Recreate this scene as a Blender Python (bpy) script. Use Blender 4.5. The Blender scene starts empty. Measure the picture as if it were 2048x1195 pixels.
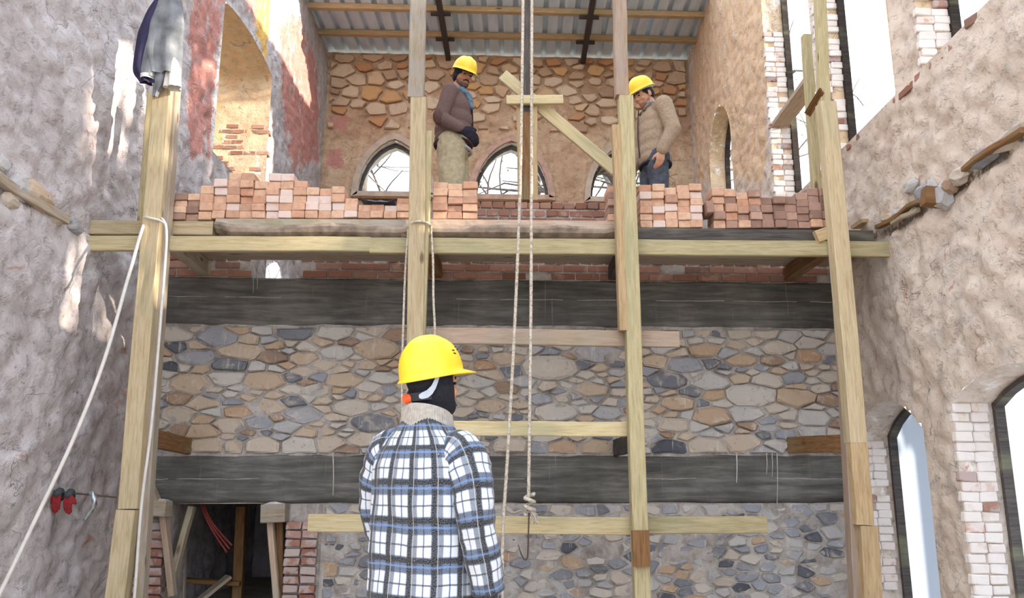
import bpy, bmesh, math, random
import numpy as np
from mathutils import Vector, Matrix, Euler, noise as mnoise

scene = bpy.context.scene
col = scene.collection
R = random.Random(7)
rad = math.radians

# ------------------------------------------------------------------ camera
FPX = 1600.0
CAM = Vector((0, 0, 1.3))
PITCH, YAW = rad(12.07), rad(2.3)
_f = Vector((math.sin(YAW) * math.cos(PITCH), math.cos(YAW) * math.cos(PITCH), math.sin(PITCH)))
_r = Vector((math.cos(YAW), -math.sin(YAW), 0))
_u = _r.cross(_f)
cd = bpy.data.cameras.new('camera')
cd.sensor_width = 36.0
cd.lens = FPX / 2048 * 36.0
cd.clip_end = 300
cam = bpy.data.objects.new('camera', cd)
col.objects.link(cam)
cam.matrix_world = Matrix.Translation(CAM) @ Matrix((_r, _u, -_f)).transposed().to_4x4()
scene.camera = cam

# ------------------------------------------------------------------ world, sun, exposure
w = bpy.data.worlds.new('sky')
scene.world = w
w.use_nodes = True
bg = w.node_tree.nodes['Background']
bg.inputs['Color'].default_value = (0.82, 0.90, 1.0, 1)
bg.inputs['Strength'].default_value = 2.0
sd = bpy.data.lights.new('sun', 'SUN')
sd.energy = 8.0
sd.angle = rad(0.7)
sd.color = (1.0, 0.88, 0.72)
sun = bpy.data.objects.new('sun', sd)
col.objects.link(sun)
SUN_DIR = Vector((-1.0, 0.27, -0.30)).normalized()      # the way the light travels: low winter sun through the right-hand windows
sun.rotation_euler = SUN_DIR.to_track_quat('-Z', 'Y').to_euler()
sun.location = (12, -3, 9)
scene.view_settings.view_transform = 'Standard'
scene.view_settings.look = 'None'
scene.view_settings.exposure = 0.58
scene.view_settings.gamma = 1.0
scene.view_settings.use_curve_mapping = False


# ------------------------------------------------------------------ where things stand
def ray(px, py):
    return _f + _r * ((px - 1024) / FPX) + _u * ((597.5 - py) / FPX)


def P(px, py, Y):
    """the point of the plane y = Y that the photograph shows at a pixel"""
    d = ray(px, py)
    return CAM + d * (Y / d.y)


LX0, LS = -2.987, 0.0478
RX0, RS = 3.34, 0.055


def XL(Y): return LX0 + LS * (Y - 7.2)
def XR(Y): return RX0 + RS * (Y - 7.2)


def WL(px, py):
    d = ray(px, py)
    return CAM + d * ((LX0 - 7.2 * LS) / (d.x - LS * d.y))


def WR(px, py):
    d = ray(px, py)
    return CAM + d * ((RX0 - 7.2 * RS) / (d.x - RS * d.y))


def S(r, g, b):
    def f(c):
        c /= 255.0
        return c / 12.92 if c <= 0.04045 else ((c + 0.055) / 1.055) ** 2.4
    return (f(r), f(g), f(b), 1.0)


# ------------------------------------------------------------------ object helpers
W = {}          # world matrices of everything placed


def link(o, M=None, parent=None):
    col.objects.link(o)
    M = M or Matrix.Identity(4)
    o.matrix_basis = M
    W[o.name] = M.copy()
    if parent is not None:
        o.parent = parent
        o.matrix_parent_inverse = W[parent.name].inverted()
    return o


def tag(o, label=None, cat=None, group=None, kind=None):
    if label: o['label'] = label
    if cat: o['category'] = cat
    if group: o['group'] = group
    if kind: o['kind'] = kind
    return o


def empty(name, loc, label=None, cat=None, group=None, kind=None):
    o = bpy.data.objects.new(name, None)
    o.empty_display_size = 0.1
    link(o, Matrix.Translation(loc))
    return tag(o, label, cat, group, kind)


def mesh_obj(name, me, mat=None, parent=None, M=None, smooth=False):
    if mat is not None and not me.materials:
        me.materials.append(mat)
    if smooth:
        me.polygons.foreach_set('use_smooth', [True] * len(me.polygons))
    return link(bpy.data.objects.new(name, me), M, parent)


def pydata(name, v, f):
    me = bpy.data.meshes.new(name)
    me.from_pydata([tuple(p) for p in v], [], f)
    me.update()
    return me


def bm_mesh(name, bm):
    bmesh.ops.recalc_face_normals(bm, faces=bm.faces)
    me = bpy.data.meshes.new(name)
    bm.to_mesh(me)
    bm.free()
    return me


# ------------------------------------------------------------------ numpy noise
def _h(ix, iy, s):
    a = (ix.astype(np.int64) * 374761393 + iy.astype(np.int64) * 668265263 + s * 1442695041) & 0xFFFFFFFF
    a = ((a ^ (a >> 13)) * 1274126177) & 0xFFFFFFFF
    a = (a ^ (a >> 16)) & 0xFFFFFFFF
    return a / 4294967295.0


def vn(x, y, s=0):
    ix, iy = np.floor(x), np.floor(y)
    fx, fy = x - ix, y - iy
    fx, fy = fx * fx * (3 - 2 * fx), fy * fy * (3 - 2 * fy)
    a, b = _h(ix, iy, s), _h(ix + 1, iy, s)
    c, d = _h(ix, iy + 1, s), _h(ix + 1, iy + 1, s)
    return (a + (b - a) * fx) * (1 - fy) + (c + (d - c) * fx) * fy


def fbm(x, y, s=0, o=4):
    t, a, n = 0, 1, 0
    for i in range(o):
        t = t + a * vn(x * 2 ** i, y * 2 ** i, s + i * 17)
        n += a
        a *= 0.5
    return t / n


def worley(x, y, s=0):
    ix, iy = np.floor(x), np.floor(y)
    f1 = np.full(x.shape, 9.0)
    f2 = np.full(x.shape, 9.0)
    for dx in (-1, 0, 1):
        for dy in (-1, 0, 1):
            cx, cy = ix + dx, iy + dy
            d = np.hypot(cx + _h(cx, cy, s) - x, cy + _h(cx, cy, s + 5) - y)
            f2 = np.where(d < f1, f1, np.minimum(f2, d))
            f1 = np.minimum(f1, d)
    return f1, f2


# ------------------------------------------------------------------ shader helpers
class G:
    def __init__(self, name, rough=0.9):
        self.m = bpy.data.materials.new(name)
        self.m.use_nodes = True
        self.nt = self.m.node_tree
        self.b = self.nt.nodes['Principled BSDF']
        self.b.inputs['Roughness'].default_value = rough
        self.b.inputs['Specular IOR Level'].default_value = 0.25

    def n(self, typ, ins=None, **props):
        nd = self.nt.nodes.new('ShaderNode' + typ)
        for k, v in props.items():
            setattr(nd, k, v)
        for k, v in (ins or {}).items():
            self.set(nd.inputs[k], v)
        return nd

    def set(self, sock, v):
        if isinstance(v, bpy.types.NodeSocket):
            self.nt.links.new(v, sock)
        else:
            sock.default_value = v

    def co(self, which='Object', scale=(1, 1, 1), rot=(0, 0, 0)):
        t = self.n('TexCoord')
        mp = self.n('Mapping', {'Vector': t.outputs[which], 'Scale': scale, 'Rotation': rot})
        return mp.outputs[0]

    def geo(self, scale=(1, 1, 1)):
        g = self.n('NewGeometry')
        return self.n('Mapping', {'Vector': g.outputs['Position'], 'Scale': scale}).outputs[0]

    def noise(self, vec, scale=5, detail=4, rough=0.55, dist=0.0, out='Fac'):
        return self.n('TexNoise', {'Vector': vec, 'Scale': scale, 'Detail': detail, 'Roughness': rough, 'Distortion': dist}).outputs[out]

    def voro(self, vec, scale=5, feature='F1', out='Distance', rnd=1.0):
        return self.n('TexVoronoi', {'Vector': vec, 'Scale': scale, 'Randomness': rnd}, feature=feature).outputs[out]

    def ramp(self, fac, stops, interp='LINEAR'):
        nd = self.n('ValToRGB', {'Fac': fac})
        cr = nd.color_ramp
        cr.interpolation = interp
        while len(cr.elements) > 1:
            cr.elements.remove(cr.elements[-1])
        for i, (p, c) in enumerate(stops):
            if isinstance(c, (int, float)):
                c = (c, c, c, 1)
            e = cr.elements[0] if i == 0 else cr.elements.new(p)
            e.position = p
            e.color = c
        return nd.outputs[0]

    def mix(self, fac, a, b, blend='MIX'):
        nd = self.n('Mix', data_type='RGBA', blend_type=blend)
        nd.clamp_factor = True
        self.set(nd.inputs[0], fac)
        self.set(nd.inputs[6], a)
        self.set(nd.inputs[7], b)
        return nd.outputs[2]

    def math(self, op, a, b=0.0, c=0.0, clamp=False):
        nd = self.n('Math', operation=op)
        nd.use_clamp = clamp
        for i, v in enumerate((a, b, c)):
            self.set(nd.inputs[i], v)
        return nd.outputs[0]

    def step(self, x, lo, hi):
        return self.n('MapRange', {'Value': x, 'From Min': lo, 'From Max': hi}, interpolation_type='SMOOTHSTEP').outputs[0]

    def attr(self, name, out='Fac'):
        return self.n('Attribute', attribute_name=name).outputs[out]

    def rnd(self):
        return self.n('ObjectInfo').outputs['Random']

    def color(self, c):
        self.set(self.b.inputs['Base Color'], c)
        return self

    def bump(self, h, strength=0.4, dist=0.01):
        nd = self.n('Bump', {'Height': h, 'Strength': strength, 'Distance': dist})
        self.set(self.b.inputs['Normal'], nd.outputs[0])
        return self


def wood_mat(name, base, dark, light, grey=0.0, knots=True, rough=0.8):
    g = G(name, rough)
    rn = g.rnd()
    off = g.n('Combine' + 'XYZ', {'X': g.math('MULTIPLY', rn, 31.0), 'Y': g.math('MULTIPLY', rn, 17.0)}).outputs[0]
    tc = g.n('TexCoord').outputs['Object']
    vec = g.n('VectorMath', {0: tc, 1: off}, operation='ADD').outputs[0]
    st = g.n('Mapping', {'Vector': vec, 'Scale': (0.7, 9, 9)}).outputs[0]
    grain = g.noise(st, 7, 5, 0.65, 0.6)
    big = g.noise(g.n('Mapping', {'Vector': vec, 'Scale': (0.5, 2, 2)}).outputs[0], 2.2, 3)
    c = g.ramp(grain, [(0.25, dark), (0.5, base), (0.78, light)])
    c = g.mix(g.step(big, 0.5, 0.75), c, g.mix(0.55, c, S(150, 150, 120)))
    if grey:
        gn = g.noise(g.n('Mapping', {'Vector': vec, 'Scale': (1, 3, 3)}).outputs[0], 4, 4)
        c = g.mix(g.math('MULTIPLY', g.step(gn, 0.4, 0.65), grey), c, S(168, 160, 152))
    if knots:
        kv = g.voro(g.n('Mapping', {'Vector': vec, 'Scale': (1.1, 3.2, 3.2)}).outputs[0], 1.6)
        c = g.mix(g.math('MULTIPLY', g.step(kv, 0.12, 0.05), 0.75), c, S(92, 66, 40))
    v = g.math('ADD', g.math('MULTIPLY', rn, 0.24), 0.76)
    c = g.mix(1.0, c, g.n('CombineColor', {0: v, 1: v, 2: v}).outputs[0], 'MULTIPLY')
    fine = g.noise(g.n('Mapping', {'Vector': vec, 'Scale': (1.5, 20, 20)}).outputs[0], 14, 3)
    g.color(c).bump(g.math('ADD', grain, g.math('MULTIPLY', fine, 0.5)), 0.35, 0.004)
    return g.m


M_WOOD = wood_mat('timber_pale', S(196, 176, 142), S(166, 142, 106), S(212, 198, 168))
M_WOODG = wood_mat('timber_green', S(184, 170, 132), S(152, 138, 102), S(204, 190, 156))
M_WOODY = wood_mat('timber_yellow', S(204, 186, 146), S(180, 156, 112), S(218, 206, 172))
M_WOODO = wood_mat('timber_ochre', S(190, 162, 124), S(156, 128, 92), S(206, 184, 148))
M_WOODGR = wood_mat('timber_weathered', S(168, 150, 130), S(122, 106, 92), S(190, 176, 158), grey=0.7)
M_WOODP = wood_mat('timber_pinkish', S(180, 154, 134), S(152, 124, 106), S(198, 176, 158), grey=0.4)
M_WOODB = wood_mat('timber_brown', S(132, 96, 62), S(98, 68, 44), S(156, 120, 84))
M_WOODD = wood_mat('timber_dark', S(84, 78, 76), S(54, 50, 50), S(108, 100, 96), knots=False)
M_CHAR = wood_mat('timber_charred', S(52, 44, 40), S(26, 22, 22), S(84, 70, 58), knots=False)


# ------------------------------------------------------------------ timbers, tubes, bricks
def timber_mesh(name, L, w_, h_, n=3, bev=0.006, jit=0.002, seed=0):
    r = random.Random(seed)
    v, f = [], []
    a, b = w_ / 2, h_ / 2
    sec = [(-a + bev, -b), (a - bev, -b), (a, -b + bev), (a, b - bev), (a - bev, b), (-a + bev, b), (-a, b - bev), (-a, -b + bev)]
    for i in range(n + 1):
        x = -L / 2 + L * i / n
        dy, dz = r.uniform(-jit, jit), r.uniform(-jit, jit)
        for (y, z) in sec:
            v.append((x, y + dy, z + dz))
    for i in range(n):
        for k in range(8):
            k2 = (k + 1) % 8
            f.append((i * 8 + k, i * 8 + k2, (i + 1) * 8 + k2, (i + 1) * 8 + k))
    f.append(tuple(range(7, -1, -1)))
    f.append(tuple(range(n * 8, n * 8 + 8)))
    return pydata(name, v, f)


_ts = [0]


def timber(name, p0, p1, w_, h_, mat, parent=None, ref=None, n=3, jit=0.002, bev=0.006):
    """a sawn timber from p0 to p1; h_ is measured along ref (default up, or +y for a post), w_ across"""
    p0, p1 = Vector(p0), Vector(p1)
    d = p1 - p0
    L = d.length
    x = d / L
    if ref is None:
        ref = Vector((0, 1, 0)) if abs(x.z) > 0.8 else Vector((0, 0, 1))
    ref = Vector(ref)
    z = (ref - x * ref.dot(x)).normalized()
    y = z.cross(x)
    M = Matrix((x, y, z)).transposed().to_4x4()
    M.translation = (p0 + p1) / 2
    _ts[0] += 1
    return mesh_obj(name, timber_mesh(name, L, w_, h_, n, bev, jit, _ts[0]), mat, parent, M)


def smooth_path(pts, step=0.03):
    pts = [Vector(p) for p in pts]
    q = [pts[0] * 2 - pts[1]] + pts + [pts[-1] * 2 - pts[-2]]
    out = []
    for i in range(1, len(q) - 2):
        n = max(2, int((q[i + 1] - q[i]).length / step))
        for k in range(n):
            t = k / n
            a, b, c, d = q[i - 1], q[i], q[i + 1], q[i + 2]
            out.append(0.5 * ((2 * b) + (c - a) * t + (2 * a - 5 * b + 4 * c - d) * t * t + (3 * b - a - 3 * c + d) * t ** 3))
    out.append(pts[-1])
    return out


def tube_mesh(name, path, r, seg=8, twist=0.0, strands=3, amp=0.16, caps=True):
    path = [Vector(p) for p in path]
    n = len(path)
    rr = r if callable(r) else (lambda t: r)
    v, f = [], []
    t0 = (path[1] - path[0]).normalized()
    nx = t0.orthogonal().normalized()
    s = 0.0
    for i, p in enumerate(path):
        t = (path[min(i + 1, n - 1)] - path[max(i - 1, 0)])
        t = t.normalized() if t.length > 1e-9 else t0
        nx = (nx - t * nx.dot(t)).normalized()
        ny = t.cross(nx)
        if i: s += (p - path[i - 1]).length
        for k in range(seg):
            a = 2 * math.pi * k / seg
            q = rr(i / (n - 1))
            if twist: q *= 1 + amp * math.cos(strands * (a - s * twist))
            v.append(p + (nx * math.cos(a) + ny * math.sin(a)) * q)
    for i in range(n - 1):
        for k in range(seg):
            k2 = (k + 1) % seg
            f.append((i * seg + k, i * seg + k2, (i + 1) * seg + k2, (i + 1) * seg + k))
    if caps:
        f.append(tuple(range(seg - 1, -1, -1)))
        f.append(tuple(range((n - 1) * seg, n * seg)))
    return pydata(name, v, f)


def brick_mesh(name, lx, ly, lz, seed, bev=0.006, jit=0.003):
    r = random.Random(seed)
    bm = bmesh.new()
    bmesh.ops.create_cube(bm, size=1)
    for q in bm.verts:
        q.co = Vector((q.co.x * lx + r.uniform(-jit, jit), q.co.y * ly + r.uniform(-jit, jit), q.co.z * lz + r.uniform(-jit, jit)))
    bmesh.ops.bevel(bm, geom=bm.edges[:], offset=bev, segments=1, affect='EDGES')
    return bm_mesh(name, bm)


# ------------------------------------------------------------------ masonry materials
def plaster_mat(name, lo, mid, hi, red_amt=0.5, crack=0.8, stone=0.5, stone_col=S(150, 140, 132), fine=1.0):
    g = G(name, 0.95)
    v = g.geo()
    vs = g.geo((1, 1, 1.5))
    n1 = g.noise(v, 0.9, 6, 0.6)
    n2 = g.noise(v, 5.5, 5, 0.62, 0.4)
    n3 = g.noise(v, 26, 3, 0.6)
    c = g.ramp(g.math('ADD', g.math('MULTIPLY', n1, 0.5), g.math('MULTIPLY', n2, 0.5)), [(0.33, lo), (0.5, mid), (0.66, hi)])
    # stones that grin through the plaster
    sv = g.noise(vs, 2.6, 2, 0.5, 1.2)
    sm = g.math('MULTIPLY', g.step(sv, 0.56, 0.64), stone)
    c = g.mix(sm, c, g.mix(n2, stone_col, hi))
    # broken patches of brick dust
    rn = g.noise(v, 3.3, 4, 0.6, 0.8)
    c = g.mix(g.math('MULTIPLY', g.step(rn, 0.655, 0.70), red_amt), c, S(158, 96, 76))
    # worn pits and hair cracks
    pit = g.noise(g.geo((1, 1, 1.3)), 10, 5, 0.72, 0.3)
    c = g.mix(g.math('MULTIPLY', g.step(pit, 0.61, 0.72), 0.5), c, S(104, 94, 92))
    cr = g.math('ABSOLUTE', g.math('SUBTRACT', g.noise(vs, 1.3, 4, 0.6, 0.8), 0.5))
    crm = g.math('MULTIPLY', g.step(cr, 0.006, 0.001), g.step(n1, 0.5, 0.62))
    c = g.mix(g.math('MULTIPLY', crm, crack), c, S(92, 80, 76))

    def paint(c, name_, colA, colB, sharp=0.22, ns=7.0, strength=0.95):
        nn = g.math('ADD', g.math('MULTIPLY', g.noise(g.geo((1, 1, 0.5)), ns, 5, 0.68, 0.6), 0.7), g.math('MULTIPLY', n3, 0.3))
        m = g.math('ADD', g.math('MULTIPLY', g.attr(name_), 0.66), g.math('MULTIPLY', g.math('SUBTRACT', nn, 0.5), 2.0))
        k = g.math('MULTIPLY', g.step(m, 0.5 - sharp / 2, 0.5 + sharp / 2), strength)
        k = g.math('MULTIPLY', k, g.step(g.attr(name_), 0.02, 0.12))
        return g.mix(k, c, g.mix(n2, colA, colB))
    c = paint(c, 'wht', S(226, 220, 216), S(240, 236, 232))
    c = paint(c, 'yel', S(214, 172, 108), S(226, 182, 74))
    c = paint(c, 'red', S(176, 112, 104), S(196, 144, 132))
    c = paint(c, 'org', S(206, 166, 128), S(216, 184, 148), strength=0.8)
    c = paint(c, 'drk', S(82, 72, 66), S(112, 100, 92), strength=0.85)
    h = g.math('ADD', g.math('MULTIPLY', n2, 0.9), g.math('ADD', g.math('MULTIPLY', n3, 0.35), g.math('MULTIPLY', g.step(pit, 0.5, 0.75), -0.6)))
    h = g.math('ADD', h, g.math('MULTIPLY', crm, -0.5))
    g.color(c).bump(h, 0.75 * fine, 0.025)
    return g.m


M_PL_L = plaster_mat('plaster_lilac', S(154, 143, 142), S(184, 175, 176), S(206, 200, 202), 0.5, 0.5)
M_PL_R = plaster_mat('plaster_beige', S(190, 170, 154), S(208, 192, 178), S(222, 210, 200), 0.55, 0.5)
M_PL_B = plaster_mat('plaster_earth', S(152, 120, 94), S(184, 152, 124), S(206, 180, 152), 0.4, 0.5, 0.5, S(188, 170, 148))
M_JAMB = plaster_mat('plaster_jamb', S(184, 152, 120), S(206, 178, 146), S(220, 198, 170), 0.6)

g = G('stone_rubble', 0.85)
tone = g.attr('tone')
v = g.geo()
nA = g.noise(v, 9, 5, 0.65, 0.8)
tt = g.math('ADD', tone, g.math('MULTIPLY', g.math('SUBTRACT', g.noise(v, 4, 3), 0.5), 0.16))
c = g.ramp(tt, [(0.0, S(74, 76, 84)), (0.15, S(118, 119, 126)), (0.3, S(152, 152, 158)), (0.45, S(186, 180, 174)), (0.6, S(184, 170, 156)), (0.75, S(180, 158, 136)), (0.88, S(172, 140, 114)), (1.0, S(136, 118, 106))])
c = g.mix(g.step(nA, 0.52, 0.72), c, g.mix(0.55, c, S(206, 190, 172)))
c = g.mix(g.math('MULTIPLY', g.step(g.noise(v, 17, 4, 0.7), 0.58, 0.7), 0.45), c, S(96, 82, 74))
st = g.noise(g.geo((9, 3, 0.7)), 3.2, 4, 0.65)
c = g.mix(g.math('MULTIPLY', g.step(st, 0.60, 0.72), 0.55), c, S(204, 200, 200))
g.color(c).bump(g.math('ADD', nA, g.math('MULTIPLY', g.noise(v, 40, 3), 0.4)), 0.6, 0.012)
M_STONE = g.m

g = G('stone_far', 0.9)
v = g.geo()
tone = g.attr('tone')
c = g.ramp(tone, [(0.0, S(156, 124, 100)), (0.3, S(188, 158, 130)), (0.6, S(212, 190, 166)), (0.8, S(202, 160, 112)), (1.0, S(182, 132, 98))])
nA = g.noise(v, 7, 5, 0.65)
c = g.mix(g.step(nA, 0.5, 0.75), c, S(172, 148, 126))
g.color(c).bump(nA, 0.6, 0.015)
M_STONEF = g.m

g = G('mortar', 0.95)
v = g.geo()
n1 = g.noise(v, 7, 6, 0.65, 0.5)
c = g.ramp(n1, [(0.3, S(122, 114, 108)), (0.5, S(166, 158, 152)), (0.7, S(192, 184, 178))])
st = g.noise(g.geo((9, 3, 0.6)), 2.6, 4, 0.65)
c = g.mix(g.math('MULTIPLY', g.step(st, 0.58, 0.7), 0.6), c, S(196, 192, 190))
g.color(c).bump(g.noise(v, 22, 4, 0.7), 0.7, 0.02)
M_MORTAR = g.m

g = G('concrete_old', 0.9)
v = g.geo((1, 1, 1))
n1 = g.noise(g.geo((0.5, 1, 5)), 3.5, 5, 0.65, 0.4)
n2 = g.noise(v, 2.0, 4)
c = g.ramp(g.math('ADD', g.math('MULTIPLY', n1, 0.6), g.math('MULTIPLY', n2, 0.4)), [(0.34, S(64, 62, 60)), (0.5, S(94, 92, 88)), (0.66, S(130, 126, 122))])
st = g.noise(g.geo((12, 3, 0.35)), 2.4, 4, 0.65)
c = g.mix(g.math('MULTIPLY', g.step(st, 0.64, 0.74), 0.4), c, S(160, 152, 146))
g.color(c).bump(g.math('ADD', g.noise(v, 40, 4, 0.7), n1), 0.5, 0.008)
M_CONC = g.m


def brick_mat(name, cols, white, wcol=S(214, 196, 188)):
    g = G(name, 0.9)
    rn = g.rnd()
    c = g.ramp(rn, cols)
    off = g.n('CombineXYZ', {'X': g.math('MULTIPLY', rn, 50.0), 'Z': g.math('MULTIPLY', rn, 23.0)}).outputs[0]
    vec = g.n('VectorMath', {0: g.n('TexCoord').outputs['Object'], 1: off}, operation='ADD').outputs[0]
    nA = g.noise(vec, 22, 4, 0.65)
    nB = g.noise(vec, 9, 3)
    c = g.mix(g.step(nA, 0.4, 0.75), c, g.mix(0.35, c, S(120, 84, 66)))
    c = g.mix(g.math('MULTIPLY', g.step(g.math('ADD', nB, g.math('MULTIPLY', nA, 0.3)), 0.86 - 0.5 * white, 0.98 - 0.5 * white), 0.25 + 0.6 * white), c, wcol)
    g.color(c).bump(nA, 0.4, 0.005)
    return g.m


M_BRICK = brick_mat('brick_salmon', [(0, S(190, 142, 116)), (0.3, S(206, 164, 138)), (0.6, S(214, 178, 152)), (0.85, S(200, 158, 132)), (1, S(176, 136, 116))], 0.15)
M_BRICKD = brick_mat('brick_dusted', [(0, S(208, 168, 150)), (1, S(218, 182, 164))], 0.85)
M_BRICKB = brick_mat('brick_brownish', [(0, S(138, 110, 98)), (0.5, S(160, 128, 114)), (1, S(182, 148, 132))], 0.2)
M_BRICKW = brick_mat('brick_walling', [(0, S(130, 90, 76)), (0.4, S(154, 110, 94)), (0.75, S(168, 126, 110)), (1, S(128, 100, 90))], 0.25, S(190, 168, 152))
M_BRICKL = brick_mat('brick_limewashed', [(0, S(190, 148, 130)), (0.15, S(204, 172, 156)), (0.35, S(212, 196, 184)), (1, S(220, 210, 204))], 0.8, S(226, 218, 214))
M_BRICKJ = brick_mat('brick_doorjamb', [(0, S(124, 72, 60)), (0.5, S(156, 112, 98)), (1, S(172, 142, 132))], 0.55, S(188, 180, 176))


def simple(name, c, rough=0.7, metal=0.0, var=0.12, scale=20, bump=0.2, spec=0.3):
    g = G(name, rough)
    g.b.inputs['Metallic'].default_value = metal
    g.b.inputs['Specular IOR Level'].default_value = spec
    n1 = g.noise(g.co(), scale, 4)
    d = tuple(x * (1 - var * 1.6) for x in c[:3]) + (1,)
    l = tuple(min(1, x * (1 + var)) for x in c[:3]) + (1,)
    g.color(g.ramp(n1, [(0.3, d), (0.7, l)])).bump(n1, bump, 0.004)
    return g.m


g = G('roof_sheet', 0.5)
g.b.inputs['Metallic'].default_value = 0.0
n1 = g.noise(g.geo((3, 0.5, 1)), 3, 4)
g.color(g.ramp(n1, [(0.3, S(190, 203, 216)), (0.7, S(212, 224, 236))]))
M_SHEET = g.m
M_EARTH = simple('earth_floor', S(188, 176, 162), 0.95, var=0.2, scale=4, bump=0.6)
M_SHEETING = simple('plastic', S(60, 62, 84), 0.4)

# ------------------------------------------------------------------ setting: floor and ground
YC, YB = 7.2, 13.0          # the cross wall and the far wall
ZTOP = 8.9


def slab(name, x0, x1, y0, y1, z0, z1, mat, kind='structure', parent=None, label=None, nx=12, ny=12, amp=0.0):
    v, f = [], []
    for j in range(ny + 1):
        for i in range(nx + 1):
            x, y = x0 + (x1 - x0) * i / nx, y0 + (y1 - y0) * j / ny
            v.append((x, y, z1 + amp * (mnoise.noise((x * 0.9, y * 0.9, 0.3)))))
    n = len(v)
    for j in range(ny):
        for i in range(nx):
            a = j * (nx + 1) + i
            f.append((a, a + 1, a + nx + 2, a + nx + 1))
    v += [(x0, y0, z0), (x1, y0, z0), (x1, y1, z0), (x0, y1, z0)]
    f.append((n + 3, n + 2, n + 1, n))
    rim = [0, nx, (ny + 1) * (nx + 1) - 1, ny * (nx + 1)]
    def edge(k):
        if k == 0: return [i for i in range(nx + 1)]
        if k == 1: return [nx + j * (nx + 1) for j in range(ny + 1)]
        if k == 2: return [ny * (nx + 1) + nx - i for i in range(nx + 1)]
        return [(ny - j) * (nx + 1) for j in range(ny + 1)]
    for k in range(4):
        e = edge(k)
        f.append(tuple([n + k, n + (k + 1) % 4] + e[::-1]))
    o = mesh_obj(name, pydata(name, v, f), mat, parent)
    return tag(o, label, kind=kind)


slab('floor', -3.9, 4.2, -5.2, 13.4, -0.2, 0.0, M_EARTH, label='trodden earth floor of the roofless hall')
slab('ground', -70, 70, -60, 90, -0.6, -0.22, simple('ground_outside', S(150, 140, 120), 0.95, scale=1), label='bare pale ground outside the ruin', amp=0.0)
slab('floor_upper', XL(10) - 0.1, XR(10) + 0.1, 7.72, 12.95, 2.9, 3.06, M_CONC, label='concrete floor slab behind the cross wall')


# ------------------------------------------------------------------ walls as relief grids with real openings
def poly_dist(px, py, poly):
    """signed-less distance, nearest point and inside test of many points against one polygon"""
    best = np.full(px.shape, 1e9)
    bx, by = px.copy(), py.copy()
    ins = np.zeros(px.shape, bool)
    n = len(poly)
    for i in range(n):
        ax, ay = poly[i]
        cx, cy = poly[(i + 1) % n]
        ex, ey = cx - ax, cy - ay
        L2 = ex * ex + ey * ey + 1e-12
        t = np.clip(((px - ax) * ex + (py - ay) * ey) / L2, 0, 1)
        qx, qy = ax + t * ex, ay + t * ey
        d = np.hypot(px - qx, py - qy)
        k = d < best
        best = np.where(k, d, best)
        bx = np.where(k, qx, bx)
        by = np.where(k, qy, by)
        if abs(ey) > 1e-12:
            c_ = ((ay > py) != (cy > py)) & (px < ex * (py - ay) / ey + ax)
            ins ^= c_
    return best, bx, by, ins


def mask(U, V, polys, soft):
    m = np.zeros(U.shape)
    for poly in polys:
        d, _, _, i = poly_dist(U, V, poly)
        m = np.maximum(m, np.clip(0.5 + np.where(i, d, -d) / (2 * soft), 0, 1))
    return m


def relief_wall(name, us, vs, to3d, disp, holes, masks, mat, snap=0.02, label=None, jag=0.012):
    U, V = np.meshgrid(np.array(us), np.array(vs))
    shape = U.shape
    U, V = U.ravel().copy(), V.ravel().copy()
    fade = np.ones(U.shape)
    for h in holes:
        d, bx, by, ins = poly_dist(U, V, h)
        k = d < snap
        U[k], V[k] = bx[k], by[k]
        fade = np.minimum(fade, np.clip(d / 0.09, 0, 1))
    D = disp(U, V) * fade
    att = {n_: mask(U, V, p_, s_) for n_, (p_, s_) in masks.items()}
    co = to3d(U, V, D)
    nx, ny = shape[1], shape[0]
    idx = np.arange(nx * ny).reshape(ny, nx)
    q = np.stack([idx[:-1, :-1], idx[:-1, 1:], idx[1:, 1:], idx[1:, :-1]], -1).reshape(-1, 4)
    cu, cv = U[q].mean(1), V[q].mean(1)
    keep = np.ones(len(q), bool)
    for h in holes:
        _, _, _, ins = poly_dist(cu, cv, h)
        keep &= ~ins
    q = q[keep]
    me = bpy.data.meshes.new(name)
    me.vertices.add(len(co))
    me.vertices.foreach_set('co', co.astype(np.float32).ravel())
    me.loops.add(len(q) * 4)
    me.loops.foreach_set('vertex_index', q.astype(np.int32).ravel())
    me.polygons.add(len(q))
    me.polygons.foreach_set('loop_start', np.arange(0, len(q) * 4, 4, dtype=np.int32))
    me.polygons.foreach_set('loop_total', np.full(len(q), 4, dtype=np.int32))
    me.update()
    for n_, a in att.items():
        at_ = me.attributes.new(n_, 'FLOAT', 'POINT')
        at_.data.foreach_set('value', a.astype(np.float32))
    me.validate()
    o = mesh_obj(name, me, mat, smooth=True)
    return tag(o, label, kind='structure')


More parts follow.
